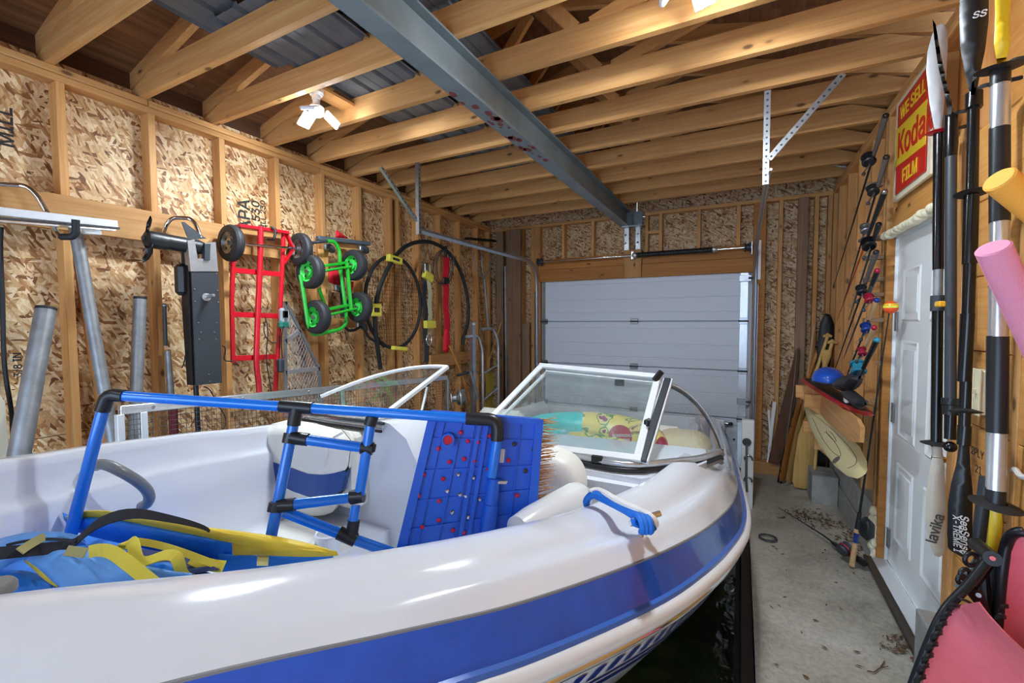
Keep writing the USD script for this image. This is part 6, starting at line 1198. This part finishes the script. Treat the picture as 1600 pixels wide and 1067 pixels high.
quilt([(340, 864, .92), (400, 868, .925), (520, 870, .93)], [(345, 900, .86), (400, 900, .86), (520, 890, .88)], 'blue_panel', 'nylon_blue', t, push=.015, seed=8)
part(t, 'body', MB().hull([PZ(x, y, z) for x, y in ((112, 815), (500, 868), (500, 880), (130, 870)) for z in (.70, .90)]), 'nylon_blue', smooth=False)
m = MB().hull([PZ(x, y, z) for x, y, z in ((97, 800, 1.0), (104, 812, .99), (107, 822, .97), (100, 812, .98))]+[PZ(104, 814, .97)+[.01, .02, 0]]); part(t, 'corner_flap', m, 'nylon_blue')
part(t, 'grey_tab', MB().hull([PZ(x, y, z) for x, y in ((402, 868), (420, 868), (419, 884), (401, 884)) for z in (.935, .94)]), flat('tab_grey', srgb(176, 168, 110), .8), smooth=False)
t = thing('life_jacket', 'pale blue life jacket with yellow straps lying in the bow, the nearer of two', 'life jacket', PZ(120, 890, .8)*[1, 1, 0]+[0, 0, .78])
quilt([(38, 873, 1.02), (80, 858, 1.04), (120, 857, 1.04), (170, 868, 1.03), (225, 885, 1.01), (300, 895, 1.0)], [(100, 925, .99), (110, 928, .99), (150, 924, .99), (190, 918, .99), (230, 912, .99), (300, 905, .99)], 'front_panel', 'nylon_sky', t, push=.04, seed=2, wr_=.006)
quilt([(38, 872, 1.02), (60, 884, 1.015), (80, 898, 1.005), (103, 916, .995)], [(38, 878, 1.005), (58, 896, 1.0), (78, 912, .99), (98, 920, .985)], 'yellow_edge', 'nylon_yellow', t, push=.01, ncol=14)
quilt([(-30, 850, 1.05), (20, 836, 1.06), (60, 830, 1.065), (100, 832, 1.06), (130, 838, 1.05)], [(-40, 925, 1.0), (20, 880, 1.02), (60, 866, 1.03), (100, 856, 1.035), (135, 852, 1.03)], 'back_panel', 'nylon_sky', t, push=.03, seed=11, wr_=.006)
quilt([(-40, 885, 1.02), (10, 890, 1.01), (40, 892, 1.0), (80, 912, .99)], [(-40, 930, .98), (10, 930, .98), (40, 926, .98), (80, 924, .98)], 'side_panel', 'nylon_blue', t, push=.01, seed=13)
part(t, 'body', MB().hull([PZ(x, y, z) for x, y in ((-40, 870), (110, 850), (330, 895), (300, 930), (-40, 960)) for z in (.78, .97)]), 'nylon_blue', smooth=False)
def strapp(t, pts, w, m, name, wv=(0, 1, .3), th=.003):
    p = smooth_path([PZ(*q) for q in pts], 30); tg = np.gradient(p, axis=0); G = []
    for q, d in zip(p, tg): s = unit(np.cross(d, unit(EYE-q))) if wv is None else unit(np.asarray(wv, float)-unit(d)*(np.asarray(wv, float)@unit(d))); k_ = 1-.75*max(0, (len(G)/29-.55)/.45) if name == 'black_strap' else 1; G.append([q-s*w*k_/2, q+s*w*k_/2])
    return part(t, name, MB().grid(np.array(G), th), m, smooth=60)
strapp(t, [(-20, 866, 1.07), (40, 860, 1.06), (90, 855, 1.05), (115, 848, 1.06), (140, 826, 1.09), (175, 808, 1.11), (210, 802, 1.11), (250, 807, 1.09), (300, 818, 1.05), (328, 830, 1.0)], 0.0260, 'web_black', 'black_strap', (-.3, .6, .7))
strapp(t, [(30, 862, 1.07), (48, 850, 1.075), (70, 838, 1.08)], 0.0182, 'tab_grey', 'buckle_tab', None); strapp(t, [(10, 852, 1.075), (60, 843, 1.075), (120, 846, 1.065)], 0.0062, 'web_black', 'thin_strap', None)
strapp(t, [(140, 862, 1.06), (170, 861, 1.06), (195, 876, 1.045), (225, 900, 1.02), (250, 920, 1.0)], 0.0260, 'web_yellow', 'yellow_strap', None); strapp(t, [(105, 860, 1.055), (135, 864, 1.055)], 0.0208, 'tab_grey', 'pale_tab', None)
strapp(t, [(190, 857, 1.045), (200, 845, 1.06), (208, 850, 1.06), (213, 872, 1.04), (225, 877, 1.035), (255, 867, 1.045), (275, 870, 1.04), (283, 892, 1.0), (300, 905, .97)], 0.0234, 'web_yellow', 'yellow_strap', (.1, .8, .5))
strapp(t, [(205, 845, 1.055), (250, 852, 1.035), (300, 868, 1.01), (345, 885, .98)], 0.0156, 'web_yellow', 'yellow_strap', None); strapp(t, [(300, 872, 1.0), (320, 880, .99), (350, 885, .98)], 0.0260, 'web_yellow', 'yellow_strap', (.1, .8, .5))
part(t, 'fold', MB().hull([PZ(x, y, z) for x, y in ((205, 855), (300, 868), (345, 890), (240, 905)) for z in (.93, .985)]), flat('nylon_navy', srgb(18, 46, 104), .6), smooth=False)
quilt([(228, 884, 1.01), (260, 878, 1.015), (282, 884, 1.0)], [(232, 905, .99), (260, 902, .99), (284, 900, .98)], 'fold_panel', 'nylon_blue', t, push=.012, ncol=12)
# fender and its rope
flat('fender_white', srgb(232, 232, 230), .22, coat=.5); flat('rope_blue', srgb(22, 110, 206), .7, bumps=.4, bscale=220); flat('rope_white', srgb(226, 220, 214), .8, bumps=.4, bscale=220)
a, b = at(846, 812, t=1.36), at(906, 776, t=1.50); d = unit(b-a); L = np.linalg.norm(b-a)
t = thing('boat_fender', 'white inflated boat fender tied to the deck cleat', 'fender', a); R_ = .056
part(t, 'body', MB().lathe([(0, -.12), (.05, -.10), (R_, -.04), (R_, L-.03), (R_*.9, L), (R_*.6, L+.025), (0, L+.03)], a, d, 32), 'fender_white', smooth=60); part(t, 'end_loop', MB().hull([b+d*.02+x for x in (np.array([.02, 0, .02]), np.array([-.02, 0, .02]), np.array([0, .02, -.02]))]+[b+d*.055+x for x in (np.array([.012, 0, .018]), np.array([-.012, 0, .018]), np.array([0, .01, -.012]))]), 'grey_trim', smooth=False)
t = thing('mooring_rope', 'blue and white mooring rope wrapped round the deck cleat', 'rope', at(960, 790, Z=1.02))
def rp(pts, m, r=.0095): part(t, 'strand', MB().tube(smooth_path([at(x, y, Z=z) for x, y, z in pts], 40), r, 8), m)
rp([(917, 788, 1.0), (919, 778, 1.03), (928, 772, 1.045), (942, 775, 1.045), (962, 787, 1.04), (985, 800, 1.035), (1003, 806, 1.035), (1015, 815, 1.03), (1020, 824, 1.01)], 'rope_blue', .011)
rp([(922, 769, 1.05), (935, 766, 1.055), (955, 776, 1.055), (980, 789, 1.05), (1005, 800, 1.045), (1020, 810, 1.04), (1024, 820, 1.02)], 'rope_white', .009)
rp([(930, 774, 1.04), (962, 790, 1.032), (990, 806, 1.025), (1004, 818, 1.015)], 'rope_blue', .010)
for dx in (-6, 0, 7): rp([(1000+dx, 806, 1.03), (1007+dx, 812, 1.04), (1010+dx, 822, 1.03), (1008+dx, 831, 1.0)], 'rope_blue', .0085)
rp([(990, 811, 1.03), (996, 820, 1.01), (1006, 822, 1.0), (1004, 828, .995)], 'rope_blue', .008); rp([(986, 818, 1.005), (992, 812, 1.02), (998, 818, 1.01)], 'rope_white', .007)
# inflatable ring with printed pattern behind the windshield
t = thing('swim_ring', 'turquoise and yellow patterned inflatable with red tag behind the windshield', 'inflatable', at(930, 695, Y=2.75)); flat('turquoise', srgb(64, 206, 204), .35); 
mat('ring_print', {'g': ('geometry', {}), 'n': ('noise_texture', {'scale': 9.0, 'detail': 2.0}), 'r': ('rgb_ramp', {'ramp': [(.0, srgb(240, 214, 120)), (.53, srgb(240, 214, 120)), (.55, srgb(90, 150, 80)), (.60, srgb(240, 220, 140)), (.66, srgb(150, 50, 110)), (.72, srgb(226, 120, 150))], 'interpolate': False}), 'p': ('principled_bsdf', {'roughness': .35})}, [('g.position', 'n.vector'), ('n.fac', 'r.fac'), ('r.color', 'p.base_color')], 'p.BSDF')
c = at(925, 697, Y=2.72)
part(t, 'turquoise_half', MB().tube([c+[-.02+.36*math.cos(a), .30*math.sin(a), .03] for a in np.linspace(PI*.62, PI*1.5, 24)], .125, 20), 'turquoise', smooth=60)
part(t, 'printed_half', MB().tube([c+[-.02+.36*math.cos(a), .30*math.sin(a), .03] for a in np.linspace(-PI*.5, PI*.62, 28)]+[], .126, 20), 'ring_print', smooth=60); part(t, 'printed_half', MB().ball(c+[.03, -.3, .035], .13, 3, (1.7, .9, .98)), 'ring_print', smooth=60)
tc = at(969, 682, Y=2.46); nn = unit(EYE-tc); part(t, 'red_tag', MB().lathe([(0, 0), (.065, 0), (.065, .003), (0, .003)], tc, nn, 28), 'screw_red', label='round red tag'); u_, v_, _ = frame_of(nn)
uu = unit(CR-nn*(CR@nn)); vv = np.cross(nn, uu); text_on(t, 'lettering', 'WARNING', .016, tc+nn*.0035-uu*.045-vv*.002, uu, vv, 'ink_white', bold=True); text_on(t, 'lettering', 'NO DIVING', .012, tc+nn*.0035-uu*.04-vv*.024, uu, vv, 'ink_white', bold=True)
one('pink_float', MB().ball(at(1034, 700, Y=2.6), .05, 2, (.7, 1, 1.3)), flat('hot_pink', srgb(226, 60, 120), .4), 'pink float just right of the windshield seal strip', 'float', smooth=60)
m_ = trimesh.creation.icosphere(3, 1.0); se = np.sign(m_.vertices)*np.abs(m_.vertices)**.6
c = at(1066, 706, Y=3.3); one('seat_cover', MB().add(se*[.20, .20, .20]+c+[0, 0, -.05], m_.faces), flat('beige_cover', srgb(208, 198, 166), .7), 'beige covered seat seen through the curved side pane', 'seat', smooth=60)
# repeats carry a common group
for key, g in (('wood_paddle', 'wooden paddles in the right corner'), ('kayak_paddle', 'kayak paddles hanging on the right wall'), ('life_jacket', 'life jackets in the boat bow'), ('folding_chair', 'folded red chairs in the lower right corner'),
               ('pool_noodle', 'foam pool noodles at the right edge'), ('metal_sheet', 'metal sheets stored on the joists'), ('folding_lamp', 'LED lamps under the joists'), ('steel_pipe', 'galvanised pipes leaning on the left wall'),
               ('slotted_angle', 'slotted angles carrying the door tracks'), ('door_track', 'tracks of the slip door'), ('plank', 'loose planks in the far left corner'), ('ski_boot', 'boots under the cream board'), ('black_ski', 'black water skis in the right corner')):
    for p in stage.GetPrimAtPath('/World').GetChildren():
        if p.GetName() == key or p.GetName()[:-4] == key: p.SetCustomDataByKey('group', g)
